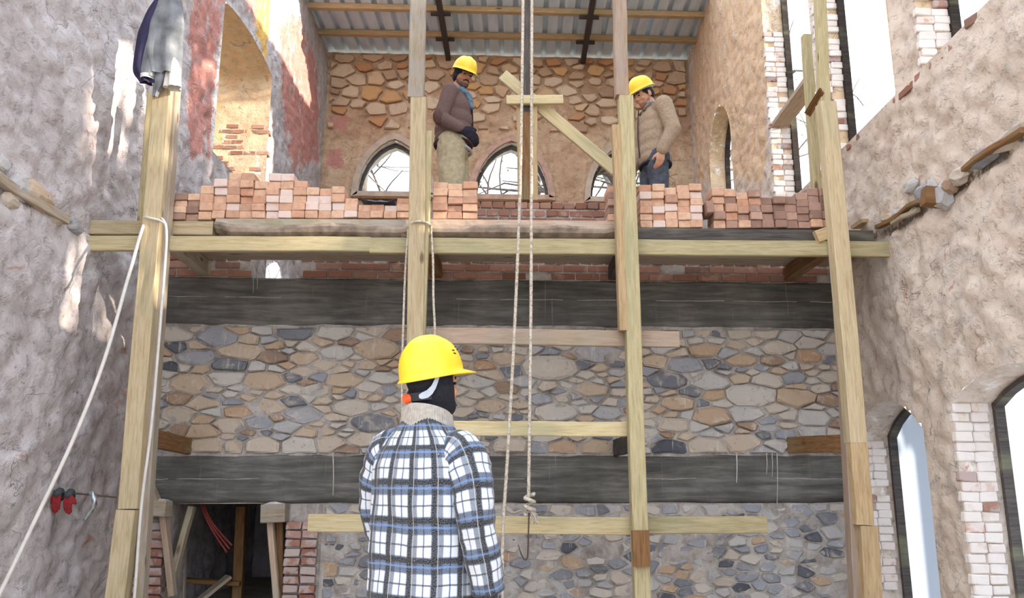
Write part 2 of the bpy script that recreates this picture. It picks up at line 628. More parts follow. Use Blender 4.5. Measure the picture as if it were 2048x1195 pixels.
def reveal(name, poly, to3d, depth, mat, parent, nd=6, amp=0.012, closed_bottom=True, attrs=None, ds=0.06):
    """the thickness of the wall seen inside an opening"""
    pts = []
    n = len(poly)
    for i in range(n):
        a, b = Vector(poly[i]), Vector(poly[(i + 1) % n])
        m_ = max(1, int((b - a).length / ds))
        for k in range(m_):
            pts.append(a.lerp(b, k / m_))
    n = len(pts)
    cen = sum(pts, Vector((0, 0))) / n
    v, f = [], []
    for j in range(nd + 1):
        d = depth * j / nd
        for p in pts:
            e = amp * mnoise.noise((p.x * 5, p.y * 5, d * 7)) * (1 if j else 0)
            q = p + (p - cen).normalized() * (e + (0.004 if j else 0))
            v.append((q.x, q.y, d))
    for j in range(nd):
        for i in range(n):
            i2 = (i + 1) % n
            f.append((j * n + i, j * n + i2, (j + 1) * n + i2, (j + 1) * n + i))
    A = np.array(v)
    co = to3d(A[:, 0], A[:, 1], A[:, 2])
    me = pydata(name, co, f)
    for n_, fn in (attrs or {}).items():
        at_ = me.attributes.new(n_, 'FLOAT', 'POINT')
        at_.data.foreach_set('value', fn(A[:, 0], A[:, 1], A[:, 2]).astype(np.float32))
    return mesh_obj(name, me, mat, parent, smooth=True)


def frame_strip(name, poly, to3d, d0, d1, wdt, mat, parent, skip_bottom=False):
    """a frame of rectangular section that follows an opening's outline"""
    n = len(poly)
    pts = [Vector(p) for p in poly]
    cen = sum(pts, Vector((0, 0))) / n
    inner = []
    for i in range(n):
        a, b, c_ = pts[i - 1], pts[i], pts[(i + 1) % n]
        n1 = Vector((-(b - a).y, (b - a).x)).normalized()
        n2 = Vector((-(c_ - b).y, (c_ - b).x)).normalized()
        m_ = n1 + n2
        m_ = m_ / max(0.3, m_.length_squared / 2) / 1.0
        if m_.dot(cen - b) < 0: m_ = -m_
        inner.append(b + m_ * wdt)
    v = []
    for ring, d in ((pts, d0), (inner, d0), (inner, d1), (pts, d1)):
        v += [(p.x, p.y, d) for p in ring]
    A = np.array(v)
    co = to3d(A[:, 0], A[:, 1], A[:, 2])
    f = []
    for r_ in range(4):
        r2 = (r_ + 1) % 4
        for i in range(n):
            i2 = (i + 1) % n
            f.append((r_ * n + i, r_ * n + i2, r2 * n + i2, r2 * n + i))
    return mesh_obj(name, pydata(name, co, f), mat, parent)


def pointed(a0, a1, z0, zs, za, n=7):
    """outline of a pointed-arch opening, sill z0, springing zs, apex za"""
    m_ = (a0 + a1) / 2
    p = [(a0, z0), (a1, z0)]
    for i in range(n + 1):
        t = i / n
        s = math.sin(t * math.pi / 2)
        p.append((a1 + (m_ - a1) * (1 - math.cos(t * math.pi / 2)) * 1.0, zs + (za - zs) * (s * 0.75 + t * 0.25)))
    for i in range(n - 1, -1, -1):
        t = i / n
        s = math.sin(t * math.pi / 2)
        p.append((a0 + (m_ - a0) * (1 - math.cos(t * math.pi / 2)), zs + (za - zs) * (s * 0.75 + t * 0.25)))
    return p


def segmental(a0, a1, z0, zs, za, n=8):
    p = [(a0, z0), (a1, z0)]
    for i in range(n + 1):
        t = i / n
        p.append((a1 + (a0 - a1) * t, zs + (za - zs) * math.sin(t * math.pi) ** 0.8))
    return p


def arange(*segs):
    out = []
    for a, b, s in segs:
        n = max(1, round((b - a) / s))
        out += [a + (b - a) * i / n for i in range(n)]
    out.append(segs[-1][1])
    return out


def lumps(seed, k=1.0):
    def f(U, V):
        f1, f2 = worley(U * 3.6 + fbm(U * 2, V * 2, seed + 3) * 0.8, V * 5.2, seed)
        st = np.clip((f2 - f1) * 2.2, 0, 1)
        return k * (-0.034 * (fbm(U * 1.3, V * 1.3, seed, 3) - 0.5) * 2 - 0.017 * st - 0.028 * (fbm(U * 9, V * 9, seed + 9, 4) - 0.5) * 2)
    return f


def uvL(pts): return [(q.y, q.z) for q in (WL(*p) for p in pts)]
def uvR(pts): return [(q.y, q.z) for q in (WR(*p) for p in pts)]


# --- left wall
def mapL(U, V, D): return np.stack([LX0 + LS * (U - 7.2) - D, U, V], -1)


lfar, lnear = WL(538, 250).y, WL(430, 250).y
zsprL = WL(534, 142).z
zsillL = WL(538, 420).z
BIGL = pointed(lnear, lfar, zsillL, zsprL, WL(474, 22).z)
SUNPATCHL = uvL([(526, 556), (527, 545), (533, 534), (541, 527), (550, 524), (558, 526), (563, 535), (566, 556)])  # made-up hole: bright sky through it stands in for a sunlit plaster patch
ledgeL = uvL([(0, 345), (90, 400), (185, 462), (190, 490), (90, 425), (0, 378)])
dl = lumps(11)
zl0 = WL(100, 420).z


def dispL(U, V):
    d = dl(U, V)
    g_ = np.exp(-((V - zl0 - 0.05 * (fbm(U * 3, V * 0, 4) - 0.5)) / 0.06) ** 2)
    return d + 0.05 * g_ * (fbm(U * 6, V * 6, 8) - 0.1) + np.where(V > zl0, 0.03, 0.0)


wall_left = relief_wall(
    'wall_left', arange((1.4, 4.6, 0.4), (4.6, 9.2, 0.035), (9.2, 13.2, 0.045)), arange((0, 7.2, 0.035), (7.2, ZTOP, 0.1)), mapL, dispL, [BIGL, SUNPATCHL],
    {'red': ([uvL([(385, -60), (455, -60), (445, 90), (425, 330), (372, 330), (376, 60)]), uvL([(556, 40), (600, 20), (640, 130), (640, 330), (585, 350), (565, 200)]), uvL([(490, -30), (530, -30), (520, 60), (498, 30)])], 0.16),
     'yel': ([uvL([(505, -30), (546, -30), (540, 140), (515, 80)]), uvL([(434, 250), (448, 200), (446, 330), (434, 330)])], 0.1),
     'wht': ([uvL([(440, 60), (456, 60), (440, 250), (424, 330), (418, 250)])], 0.1),
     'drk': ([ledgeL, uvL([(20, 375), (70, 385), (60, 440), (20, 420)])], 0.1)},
    M_PL_L, label='tall rubble wall with lilac grey plaster and red painted patches')
zero = lambda U, V, D: np.zeros(U.shape)
reveal('window_reveal', BIGL, mapL, 0.75, M_JAMB, wall_left, nd=12, amp=0.02,
       attrs={'org': lambda U, V, D: np.where(V > zsprL - 0.4, 0.8, 0.1), 'yel': lambda U, V, D: np.where((D > 0.6), 0.6, 0.0),  # orange soffit: warm sun bounce put into the colour
              'red': lambda U, V, D: np.where((V < zsprL - 1.0) & (fbm(U * 3 + D * 9, V * 9, 5) > 0.58), 0.55, 0.0), 'wht': lambda U, V, D: np.where((V < zsprL - 0.9) & (fbm(D * 5, V * 3, 6) > 0.5), 0.6, 0.0),
              'drk': zero})
reveal('opening_reveal', SUNPATCHL, mapL, 0.03, M_PL_L, wall_left, nd=2)


# --- right wall
def mapR(U, V, D): return np.stack([RX0 + RS * (U - 7.2) + D, U, V], -1)


zsill = WR(1788, 192).z
YW = [(WR(1463, 300).y, WR(1418, 300).y), (WR(1637, 250).y, WR(1540, 250).y), (WR(1786, 140).y, WR(1646, 250).y), (WR(1836, 60).y - 1.25, WR(1836, 60).y)]
win = [pointed(YW[0][0], YW[0][1], zsill - 0.2, WR(1440, 300).z, WR(1440, 205).z)]
win += [pointed(a, b, zsill, zq, zq + 1.0) for (a, b), zq in zip(YW[1:], (7.35, 6.7, 5.9))]
ya0, ya1 = WR(1862, 1000).y, WR(1724, 1000).y
yb1 = WR(1914, 900).y
arch1 = segmental(ya0, ya1, 0.1, WR(1740, 868).z, WR(1775, 800).z)
arch2 = segmental(yb1 - 1.35, yb1, 0.1, WR(1906, 806).z, WR(2040, 722).z)
zlr = WR(1900, 385).z
dr = lumps(23)


def dispR(U, V):
    d = dr(U, V)
    g_ = np.exp(-((V - zlr - 0.06 * (fbm(U * 3, V * 0, 4) - 0.5)) / 0.05) ** 2)
    d = d + 0.05 * g_ * (fbm(U * 6, V * 6, 8) - 0.15)
    led = np.clip((V - zsill + 0.05 * (fbm(U * 5, U * 0, 2) - 0.5)) / 0.04, 0, 1) * np.clip((8.4 - U) / 0.4, 0, 1)
    return d + 0.07 * led + np.where(V > zlr, 0.02, 0)


wall_right = relief_wall(
    'wall_right', arange((1.4, 4.0, 0.4), (4.0, 8.8, 0.035), (8.8, 13.2, 0.045)), arange((0, 7.2, 0.035), (7.2, ZTOP, 0.1)), mapR, dispR, win + [arch1, arch2],
    {'wht': ([uvR([(1548, 60), (1560, 60), (1562, 160), (1535, 165), (1530, 100)]), uvR([(1415, 260), (1432, 200), (1430, 370), (1420, 380)])], 0.12),
     'yel': ([uvR([(1545, -30), (1585, -30), (1578, 120), (1556, 60)])], 0.12),
     'org': ([uvR([(1395, -40), (1560, -40), (1535, 230), (1530, 380), (1390, 380), (1380, 110)])], 0.3),
     'red': ([], 0.06),
     'drk': ([uvR([(2048, 255), (1880, 372), (1760, 462), (1770, 480), (1890, 400), (2048, 290)]), uvR([(1836, 690), (1842, 690), (1872, 890), (1866, 890)])], 0.04)},
    M_PL_R, label='tall rubble wall with warm beige plaster and arched openings')
lime = {'wht': lambda U, V, D: 0.25 + 0.5 * fbm(U * 3 + D * 6, V * 3, 4), 'drk': zero, 'red': lambda U, V, D: np.where(fbm(U * 5 + D * 9, V * 12, 7) > 0.62, 0.5, 0.0), 'org': zero, 'yel': zero}
for i, h in enumerate(win):
    reveal('window_reveal', h, mapR, 0.26, M_JAMB, wall_right, nd=5, attrs=lime)
for h in (arch1, arch2):
    reveal('arch_reveal', h, mapR, 0.30, M_PL_R, wall_right, nd=5, attrs={**lime, 'yel': lambda U, V, D: np.where(V > 2.0, 0.75, 0.0)})

# brick jambs of the right-hand openings, laid brick by brick (the jamb that faces back into the hall)
BRK = [brick_mesh('brick', 0.123, 0.05, 0.0635, 100 + i, 0.007, 0.006) for i in range(6)]
for b in BRK: b.materials.append(M_BRICKL)
BRK2 = [b.copy() for b in BRK]
for b in BRK2: b.materials[0] = M_BRICKJ


def jamb_bricks(yfar, z0, z1, x0, depth, rnd_, skip=0.12):
    z = z0
    k = 0
    while z < z1:
        n = max(1, int(depth / 0.125))
        off = 0.0 if k % 2 else -0.012
        for i in range(n):
            if rnd_.random() < skip: continue
            me = BRK[rnd_.randrange(6)]
            M = Matrix.Translation((x0 + 0.062 + off + i * 0.126, yfar + 0.010 + rnd_.uniform(-.006, .006), z + 0.033)) @ Matrix.Rotation(rnd_.uniform(-.05, .05), 4, 'Z')
            mesh_obj('brick', BRK2[rnd_.randrange(6)] if rnd_.random() < .13 else me, None, wall_right, M)
        z += 0.066
        k += 1


rj = random.Random(4)
for (a, b) in YW[1:]:
    jamb_bricks(b, zsill + 0.02, 6.5, XR(b), 0.26, rj)
jamb_bricks(ya1, 0.3, arch1[2][1] - 0.05, XR(ya1), 0.30, rj, 0.06)
jamb_bricks(yb1, 0.3, arch2[2][1] - 0.05, XR(yb1), 0.34, rj, 0.06)

# burnt and weathered wooden frames, plus the pale sheeting behind the lower ones
g = G('sheeting_pale', 0.35)
tr = g.n('BsdfTranslucent', {'Color': (0.40, 0.47, 0.58, 1)})
df = g.n('BsdfDiffuse', {'Color': (0.62, 0.72, 0.86, 1)})
mx = g.n('MixShader', {0: 0.5, 1: df.outputs[0], 2: tr.outputs[0]})
g.nt.links.new(mx.outputs[0], g.nt.nodes['Material Output'].inputs['Surface'])
M_PALE = g.m
wn = 0
for i, h in enumerate(win + [arch1, arch2]):
    wn += 1
    lower = i >= 4
    c_ = h[0]
    e = empty('window_%d' % wn, (XR((h[0][0] + h[1][0]) / 2) + 0.28, (h[0][0] + h[1][0]) / 2, h[0][1]), kind='structure',
              label=('arched lower opening closed with pale sheeting in a worn wooden frame' if lower else 'tall pointed window opening with charred timber frame'))
    d0 = 0.24 if not lower else 0.28
    hh = [(p[0], p[1]) for p in h]
    frame_strip('frame', hh, mapR, d0, d0 + 0.07, 0.045 if not lower else 0.035, M_CHAR if not lower else M_WOODD, e)
    if lower:
        A = np.array([(p[0], p[1], d0 + 0.08) for p in h] + [(p[0], p[1], d0 + 0.083) for p in h])
        n_ = len(h)
        me = pydata('sheeting', mapR(A[:, 0], A[:, 1], A[:, 2]), [tuple(range(n_))])
        mesh_obj('sheeting', me, M_PALE, e)
    if i == 1:
        za = WR(1600, 165).z
        timber('transom', (XR(h[0][0]) + 0.12, h[0][0] + 0.03, za), (XR(h[1][0]) + 0.12, h[1][0] - 0.03, za), 0.2, 0.06, M_WOODP, e, ref=(0, 0, 1))


# --- far wall
def mapB(U, V, D): return np.stack([U, YB + D, V], -1)


def pB(px, py):
    q = P(px, py, YB)
    return (q.x, q.z)


xb = []
for (pl, pr, ps, pa) in ((714, 858, 394, 282), (948, 1098, 400, 286), (1180, 1322, 405, 292)):
    (x0, z0), (x1, _), (_, za) = pB(pl, ps), pB(pr, ps), pB((pl + pr) / 2, pa)
    xb.append(pointed(x0, x1, z0, z0 + 0.05, za))
db = lumps(41, 0.8)
wall_back = relief_wall(
    'wall_back', arange((XL(13) - 0.4, XR(13) + 0.4, 0.05)), arange((0, 4.6, 0.3), (4.6, 8.52, 0.05)), mapB, lambda U, V: db(U, V) + 0.05 * (V > 6.9), xb,
    {'wht': ([], 0.1), 'red': ([[pB(*p) for p in ((655, 228), (700, 228), (700, 262), (655, 262))], [pB(*p) for p in ((650, 300), (690, 290), (690, 340), (650, 340))]], 0.1), 'yel': ([], .1), 'org': ([], .1), 'drk': ([], .1)},
    M_PL_B, label='far end wall of earthy rubble with three pointed windows')
M_ARCHP = simple('arch_plaster', S(190, 172, 156), 0.9, var=0.12, scale=7)
M_ARCHR = simple('arch_brick_rim', S(188, 154, 138), 0.9, var=0.15, scale=9)
for i, h in enumerate(xb):
    wn += 1
    e = empty('window_%d' % wn, ((h[0][0] + h[1][0]) / 2, YB + 0.2, h[0][1]), kind='structure', label='low pointed window with pale plaster rim in the far end wall')
    reveal('reveal', h, mapB, 0.45, simple('reveal_white', S(222, 220, 216), 0.9, scale=5), e, nd=4)
    frame_strip('frame', h, mapB, 0.10, 0.17, 0.05, M_WOODD, e)
    big = [(h[0][0] - 0.1, h[0][1]), (h[1][0] + 0.1, h[1][1])] + [((p[0] - (h[0][0] + h[1][0]) / 2) * 1.16 + (h[0][0] + h[1][0]) / 2, h[0][1] + (p[1] - h[0][1]) * 1.13) for p in h[2:]]
    frame_strip('arch_rim', big, mapB, -0.045, 0.06, 0.10, M_ARCHR if i % 2 else M_ARCHP, e)
    timber('sill', (h[0][0] - 0.05, YB - 0.03, h[0][1] - 0.03), (h[1][0] + 0.05, YB - 0.03, h[1][1] - 0.03), 0.14, 0.05, M_WOODB, e)


# ------------------------------------------------------------------ rubble stones: power diagram
def clip(poly, a, b, c_):
    """keep a*x + b*y <= c"""
    out = []
    n = len(poly)
    for i in range(n):
        p, q = poly[i], poly[(i + 1) % n]
        fp, fq = a * p[0] + b * p[1] - c_, a * q[0] + b * q[1] - c_
        if fp <= 0: out.append(p)
        if (fp < 0 < fq) or (fq < 0 < fp):
            t = fp / (fp - fq)
            out.append((p[0] + (q[0] - p[0]) * t, p[1] + (q[1] - p[1]) * t))
    return out


def power_cells(seeds, x0, x1, z0, z1, ax, reach):
    """seeds: (x, z, half width); cells in wall metres, heights squeezed by ax"""
    Sx = np.array([s[0] for s in seeds])
    Sz = np.array([s[1] * ax for s in seeds])
    Wt = np.array([s[2] ** 2 for s in seeds])
    cells = []
    for i in range(len(seeds)):
        xi, zi = Sx[i], Sz[i]
        poly = [(max(x0, xi - reach), max(z0 * ax, zi - reach)), (min(x1, xi + reach), max(z0 * ax, zi - reach)), (min(x1, xi + reach), min(z1 * ax, zi + reach)), (max(x0, xi - reach), min(z1 * ax, zi + reach))]
        d2 = (Sx - xi) ** 2 + (Sz - zi) ** 2
        for j in np.argsort(d2)[1:40]:
            if d2[j] > (2.2 * reach) ** 2: break
            a, b = 2 * (Sx[j] - xi), 2 * (Sz[j] - zi)
            poly = clip(poly, a, b, Sx[j] ** 2 + Sz[j] ** 2 - xi ** 2 - zi ** 2 - Wt[j] + Wt[i])
            if len(poly) < 3: break
        cells.append([(p[0], p[1] / ax) for p in poly] if len(poly) >= 3 else None)
    return cells


def fill_seeds(seeds, x0, x1, z0, z1, ax, lo, hi, r_, tries, avoid=1.0):
    out = list(seeds)
    for _ in range(tries):
        h_ = r_.uniform(lo, hi)
        x, z = r_.uniform(x0, x1), r_.uniform(z0, z1)
        if all((x - s[0]) ** 2 + ((z - s[1]) * ax) ** 2 > (avoid * (h_ + s[2]) * 0.92) ** 2 for s in out):
            out.append((x, z, h_))
    return out


def stone_mesh(poly, gap, proud, r_, tone, back=0.05):
    n = len(poly)
    cx = sum(p[0] for p in poly) / n
    cz = sum(p[1] for p in poly) / n
    inr = 1e9
    for i in range(n):
        ax_, az = poly[i]
        bx, bz = poly[(i + 1) % n]
        L = math.hypot(bx - ax_, bz - az)
        if L > 1e-6: inr = min(inr, abs((bx - ax_) * (az - cz) - (ax_ - cx) * (bz - az)) / L)
    if inr < gap * 1.3: return None
    k = 1 - gap / inr
    out = []
    for i in range(n):
        a, b = poly[i], poly[(i + 1) % n]
        L = math.hypot(b[0] - a[0], b[1] - a[1])
        if L < 0.012: continue
        for t in ((0.1, 0.9) if L < 0.1 else (0.06, 0.5, 0.94)):
            x, z = a[0] + (b[0] - a[0]) * t, a[1] + (b[1] - a[1]) * t
            j = 0.035 * L
            out.append((cx + (x - cx) * k + r_.uniform(-j, j), cz + (z - cz) * k + r_.uniform(-j, j) * 0.6))
    m_ = len(out)
    if m_ < 4: return None
    tx, tz = r_.uniform(-.12, .12), r_.uniform(-.15, .15)
    v = [(x - cx, back, z - cz) for x, z in out]
    v += [(x - cx, -proud * 0.72, z - cz) for x, z in out]
    v += [((x - cx) * .86, -proud * r_.uniform(.8, 1.15) + tx * (x - cx) + tz * (z - cz), (z - cz) * .82) for x, z in out]
    f = []
    for a in range(2):
        for i in range(m_):
            i2 = (i + 1) % m_
            f.append((a * m_ + i, a * m_ + i2, (a + 1) * m_ + i2, (a + 1) * m_ + i))
    f.append(tuple(2 * m_ + i for i in range(m_)))
    return (cx, cz), v, f, abs(sum(out[i][0] * out[(i + 1) % m_][1] - out[(i + 1) % m_][0] * out[i][1] for i in range(m_))) / 2, tone


def build_stones(items, ywall, parent, mat, most=300):
    items = sorted([i for i in items if i], key=lambda s: -s[3])
    for (c_, v, f, a, tone) in items[:most]:
        me = pydata('stone', v, f)
        at_ = me.attributes.new('tone', 'FLOAT', 'POINT')
        at_.data.foreach_set('value', [tone] * len(v))
        mesh_obj('stone', me, mat, parent, Matrix.Translation((c_[0], ywall, c_[1])))
    rest = items[most:]
    if rest:
        V, F, T = [], [], []
        for (c_, v, f, a, tone) in rest:
            b = len(V)
            V += [(p[0] + c_[0], p[1] + ywall, p[2] + c_[1]) for p in v]
            F += [tuple(b + q for q in ff) for ff in f]
            T += [tone] * len(v)
        me = pydata('small_stones', V, F)
        at_ = me.attributes.new('tone', 'FLOAT', 'POINT')
        at_.data.foreach_set('value', T)
        tag(mesh_obj('small_stones', me, mat, parent), 'small rubble stones wedged in the joints', kind='stuff')


# --- cross wall: two concrete beams, rubble between and below, brickwork on top, a doorway
def zc(py, px=1000): return P(px, py, YC).z


ZB1, ZB0 = zc(560), zc(655)        # upper beam
ZA1, ZA0 = zc(908), zc(1006)       # lower beam
XC0, XC1 = XL(YC) - 0.06, XR(YC) + 0.06
DX0, DX1 = P(330, 1100, YC).x, P(571, 1100, YC).x       # doorway
cross_v = [(XC0, 0), (DX0, 0), (DX0, ZA0), (DX1, ZA0), (DX1, 0), (XC1, 0), (XC1, ZB1), (XC0, ZB1)]


def prism(name, poly, y0, y1, mat, parent=None):
    n = len(poly)
    bm = bmesh.new()
    a = [bm.verts.new((p[0], y0, p[1])) for p in poly]
    b = [bm.verts.new((p[0], y1, p[1])) for p in poly]
    bm.faces.new(a)
    bm.faces.new(b[::-1])
    for i in range(n):
        bm.faces.new((a[i], b[i], b[(i + 1) % n], a[(i + 1) % n]))
    return mesh_obj(name, bm_mesh(name, bm), mat, parent)


wall_cross = tag(prism('wall_cross', cross_v, YC + 0.012, YC + 0.5, M_MORTAR), 'cross wall of rubble stone with two dark concrete bands', kind='structure')

# the mortar face in relief
def mapC(U, V, D): return np.stack([U, YC + D, V], -1)


def mortar_face(z0, z1, x0, x1):
    us, vs = arange((x0, x1, 0.03)), arange((z0, z1, 0.03))
    U, V = np.meshgrid(us, vs)
    D = -0.004 - 0.050 * (fbm(U * 5, V * 7, 3) - 0.36) - (0.002 if z0 < .5 else 0)
    co = mapC(U.ravel(), V.ravel(), D.ravel())
    ny, nx = U.shape
    idx = np.arange(nx * ny).reshape(ny, nx)
    q = np.stack([idx[:-1, :-1], idx[:-1, 1:], idx[1:, 1:], idx[1:, :-1]], -1).reshape(-1, 4)
    mesh_obj('mortar_bed', pydata('mortar_bed', co, q.tolist()), M_MORTAR, wall_cross, smooth=True)


mortar_face(ZA1 - .02, ZB0 + .02, XC0, XC1)
mortar_face(0, ZA0, DX1 + 0.3, XC1)


def conc_beam(z0, z1, seed):
    us, vs = arange((XC0, XC1, 0.05)), arange((z0, z1, 0.03))
    U, V = np.meshgrid(us, vs)
    t = (V - z0) / (z1 - z0)
    V2 = V + 0.012 * (fbm(U * 4, U * 0, seed) - 0.5) * 2 * (2 * t - 1)
    D = -0.045 - 0.012 * (fbm(U * 2.5, V * 6, seed + 2) - 0.5) - 0.006 * np.exp(-((t - 0.47) / 0.04) ** 2)
    D = np.where((t < 0.01) | (t > 0.99), 0.02, D)
    co = mapC(U.ravel(), V2.ravel(), D.ravel())
    ny, nx = U.shape
    idx = np.arange(nx * ny).reshape(ny, nx)
    q = np.stack([idx[:-1, :-1], idx[:-1, 1:], idx[1:, 1:], idx[1:, :-1]], -1).reshape(-1, 4)
    return mesh_obj('concrete_beam', pydata('concrete_beam', co, q.tolist()), M_CONC, wall_cross, smooth=True)


conc_beam(ZB0, ZB1, 3)
conc_beam(ZA0, ZA1, 9)
key = [(351, 670, 60, .5), (437, 675, 75, .3), (503, 679, 35, .65), (590, 663, 75, .15), (318, 703, 45, .85), (355, 694, 40, .05), (480, 703, 70, .7), (395, 715, 65, .3),
       (552, 715, 50, .97), (609, 715, 55, .7), (339, 734, 32, .02), (461, 731, 70, .15), (379, 767, 80, .72), (454, 755, 75, .5), (529, 762, 80, .75), (355, 795, 45, .92),
       (409, 806, 48, .65), (473, 823, 55, .84), (358, 830, 60, .62), (538, 813, 60, .65), (583, 802, 45, .1), (517, 846, 55, .27), (459, 851, 65, .63), (573, 853, 52, .38),
       (609, 830, 65, .33), (412, 863, 65, .78), (416, 888, 65, .68), (468, 888, 36, .62), (524, 888, 65, .6), (601, 888, 60, .5),
       (755, 700, 85, .74), (675, 705, 60, .4), (672, 668, 60, .45), (770, 755, 55, .45), (690, 760, 60, .7), (730, 880, 60, .6), (785, 885, 50, .65), (665, 885, 60, .62), (745, 845, 80, .15), (700, 815, 70, .55),
       (1010, 718, 60, .7), (970, 728, 40, .88), (1100, 735, 110, .52), (1190, 705, 85, .33), (1180, 780, 60, .68), (985, 812, 60, .68), (1215, 825, 55, .35), (1125, 893, 60, .76), (1190, 893, 65, .72), (1020, 890, 70, .6),
       (1050, 765, 50, .35), (1110, 825, 80, .5), (1235, 745, 40, .4), (950, 765, 50, .4), (1080, 800, 50, .3),
       (1408, 701, 58, .8), (1482, 721, 60, .78), (1549, 696, 65, .58), (1615, 714, 55, .86), (1480, 756, 40, .72), (1531, 760, 62, .55), (1586, 756, 45, .25), (1658, 752, 50, .55), (1419, 763, 75, .42),
       (1426, 791, 45, .8), (1500, 791, 100, .5), (1587, 795, 75, .76), (1659, 800, 45, .95), (1422, 832, 75, .8), (1492, 826, 70, .4), (1626, 835, 68, .43), (1573, 833, 45, .55), (1412, 891, 70, .6), (1482, 883, 70, .65),
       (1552, 888, 40, .43), (1622, 865, 50, .42), (1370, 730, 70, .3), (1335, 760, 75, .12), (1335, 893, 65, .03), (1355, 805, 70, .76), (1310, 725, 45, .7), (1345, 850, 60, .6), (1660, 700, 40, .4)]
rs = random.Random(21)
seeds = []
tones = {}
for (px, py, wpx, tn) in key:
    q = P(px, py, YC)
    seeds.append((q.x, q.z, wpx / 215.0 * 0.5))
    tones[len(seeds) - 1] = tn
AX = 2.3
seeds = fill_seeds(seeds, XC0 + .05, XC1 - .05, ZA1 + .03, ZB0 - .03, AX, 0.05, 0.11, rs, 9000)
cells = power_cells(seeds, XC0 + .04, XC1 - .04, ZA1 + 0.005, ZB0 - 0.005, AX, 0.34)
items = []
for i, cpoly in enumerate(cells):
    if not cpoly: continue
    tn = tones.get(i)
    if tn is None: tn = rs.choice([.14, .25, .35, .42, .46, .5, .55, .58, .62, .66, .72, .8, .95])
    items.append(stone_mesh(cpoly, rs.uniform(.003, .008), rs.uniform(.02, .05), rs, tn))
build_stones(items, YC, wall_cross, M_STONE, 230)
# rubble below the lower beam: smaller, greyer
xlo = DX1 + 0.32
seeds = fill_seeds([], xlo, XC1 - .05, 0.12, ZA0 - .03, 2.0, 0.05, 0.10, rs, 6000)
cells = power_cells(seeds, xlo, XC1 - .04, 0.02, ZA0 - 0.005, 2.0, 0.3)
items = []
for cpoly in cells:
    if not cpoly: continue
    tn = rs.choice([.05, .15, .2, .25, .28, .3, .35, .38, .4, .45, .5, .56, .8])
    items.append(stone_mesh(cpoly, rs.uniform(.004, .01), rs.uniform(.012, .035), rs, tn))
build_stones(items, YC, wall_cross, M_STONE, 70)

# brickwork on the upper beam, seen below and above the deck
BRW = [brick_mesh('brick', 0.215, 0.10, 0.060, 200 + i, 0.005, 0.004) for i in range(5)]
BRH = [brick_mesh('brick', 0.102, 0.20, 0.060, 210 + i, 0.005, 0.004) for i in range(5)]
for b in BRW + BRH: b.materials.append(M_BRICKW)
rb = random.Random(9)
ZWT = P(1085, 404, YC).z          # top of the brickwork
gx0, gx1 = P(505, 540, YC).x, P(600, 540, YC).x
mx0, mx1 = P(925, 420, YC).x, P(1245, 420, YC).x
rows = int((ZWT - ZB1) / 0.073)
hrow = (ZWT - ZB1) / rows
prism('brick_core', [(gx1, ZB1), (XC1, ZB1), (XC1, ZWT - .07), (gx1, ZWT - .07)], YC - 0.004, YC + 0.45, M_MORTAR, wall_cross)
prism('brick_core', [(XC0, ZB1), (gx0, ZB1), (gx0, ZWT - .4), (XC0, ZWT - .4)], YC - 0.004, YC + 0.45, M_MORTAR, wall_cross)
for r_ in range(rows):
    z = ZB1 + (r_ + 0.5) * hrow
    header = (r_ % 3 == 2) or r_ == rows - 1
    lx = 0.112 if header else 0.228
    low = r_ < 4
    if not low and r_ < rows - 4: continue
    xs, xe = (XC0 + .05, XC1) if low else (mx0, mx1)
    x = xs + (0.0 if r_ % 2 else lx / 2)
    while x < xe:
        if not (gx0 - 0.05 < x < gx1 + 0.05) and rb.random() > 0.03:
            me = rb.choice(BRH if header else BRW)
            mesh_obj('brick', me, None, wall_cross, Matrix.Translation((x, YC + (0.085 if header else 0.035) + rb.uniform(-.01, .006), z)) @ Matrix.Rotation(rb.uniform(-.02, .02), 4, 'Z'))
        x += lx

# doorway: brick piers, stub beams, struts, back room
BRJ = [brick_mesh('brick', 0.13, 0.12, 0.062, 230 + i, 0.006, 0.006) for i in range(5)]
for b in BRJ: b.materials.append(M_BRICKJ)
prism('door_pier', [(XC0 + .02, 0.0), (DX0 - .02, 0.0), (DX0 - .02, ZA0 - .12), (XC0 + .02, ZA0 - .12)], YC + 0.0, YC + 0.4, M_MORTAR, wall_cross)
for (x0, x1) in ((P(262, 1150, YC).x - 0.05, DX0), (DX1, DX1 + 0.31)):
    z = 0.1
    k = 0
    while z < ZA0 - 0.14:
        x = x0 + 0.065
        n = int((x1 - x0) / 0.135)
        for i in range(n):
            mesh_obj('brick', rb.choice(BRJ), None, wall_cross, Matrix.Translation((x1 - 0.065 - 0.138 * i if x0 < DX0 - .01 and x1 <= DX0 + .01 else x0 + 0.065 + 0.138 * i, YC + 0.01 + rb.uniform(-.012, .012), z)))
        z += 0.074
        k += 1
# dim back room behind the doorway
slab('wall_inner', XL(10.6), 0.5, 10.6, 10.75, 0, 2.9, M_PL_L, label='grubby inner wall of the dark room behind the doorway', nx=6, ny=2)

# ------------------------------------------------------------------ roof over the far bay
ZR = 8.56
ceiling = empty('ceiling', (0, 11, ZR), kind='structure', label='ribbed metal sheet roof on timber purlins over the far bay')
M_STEEL = simple('steel_dark', S(66, 58, 56), 0.6, var=0.15)


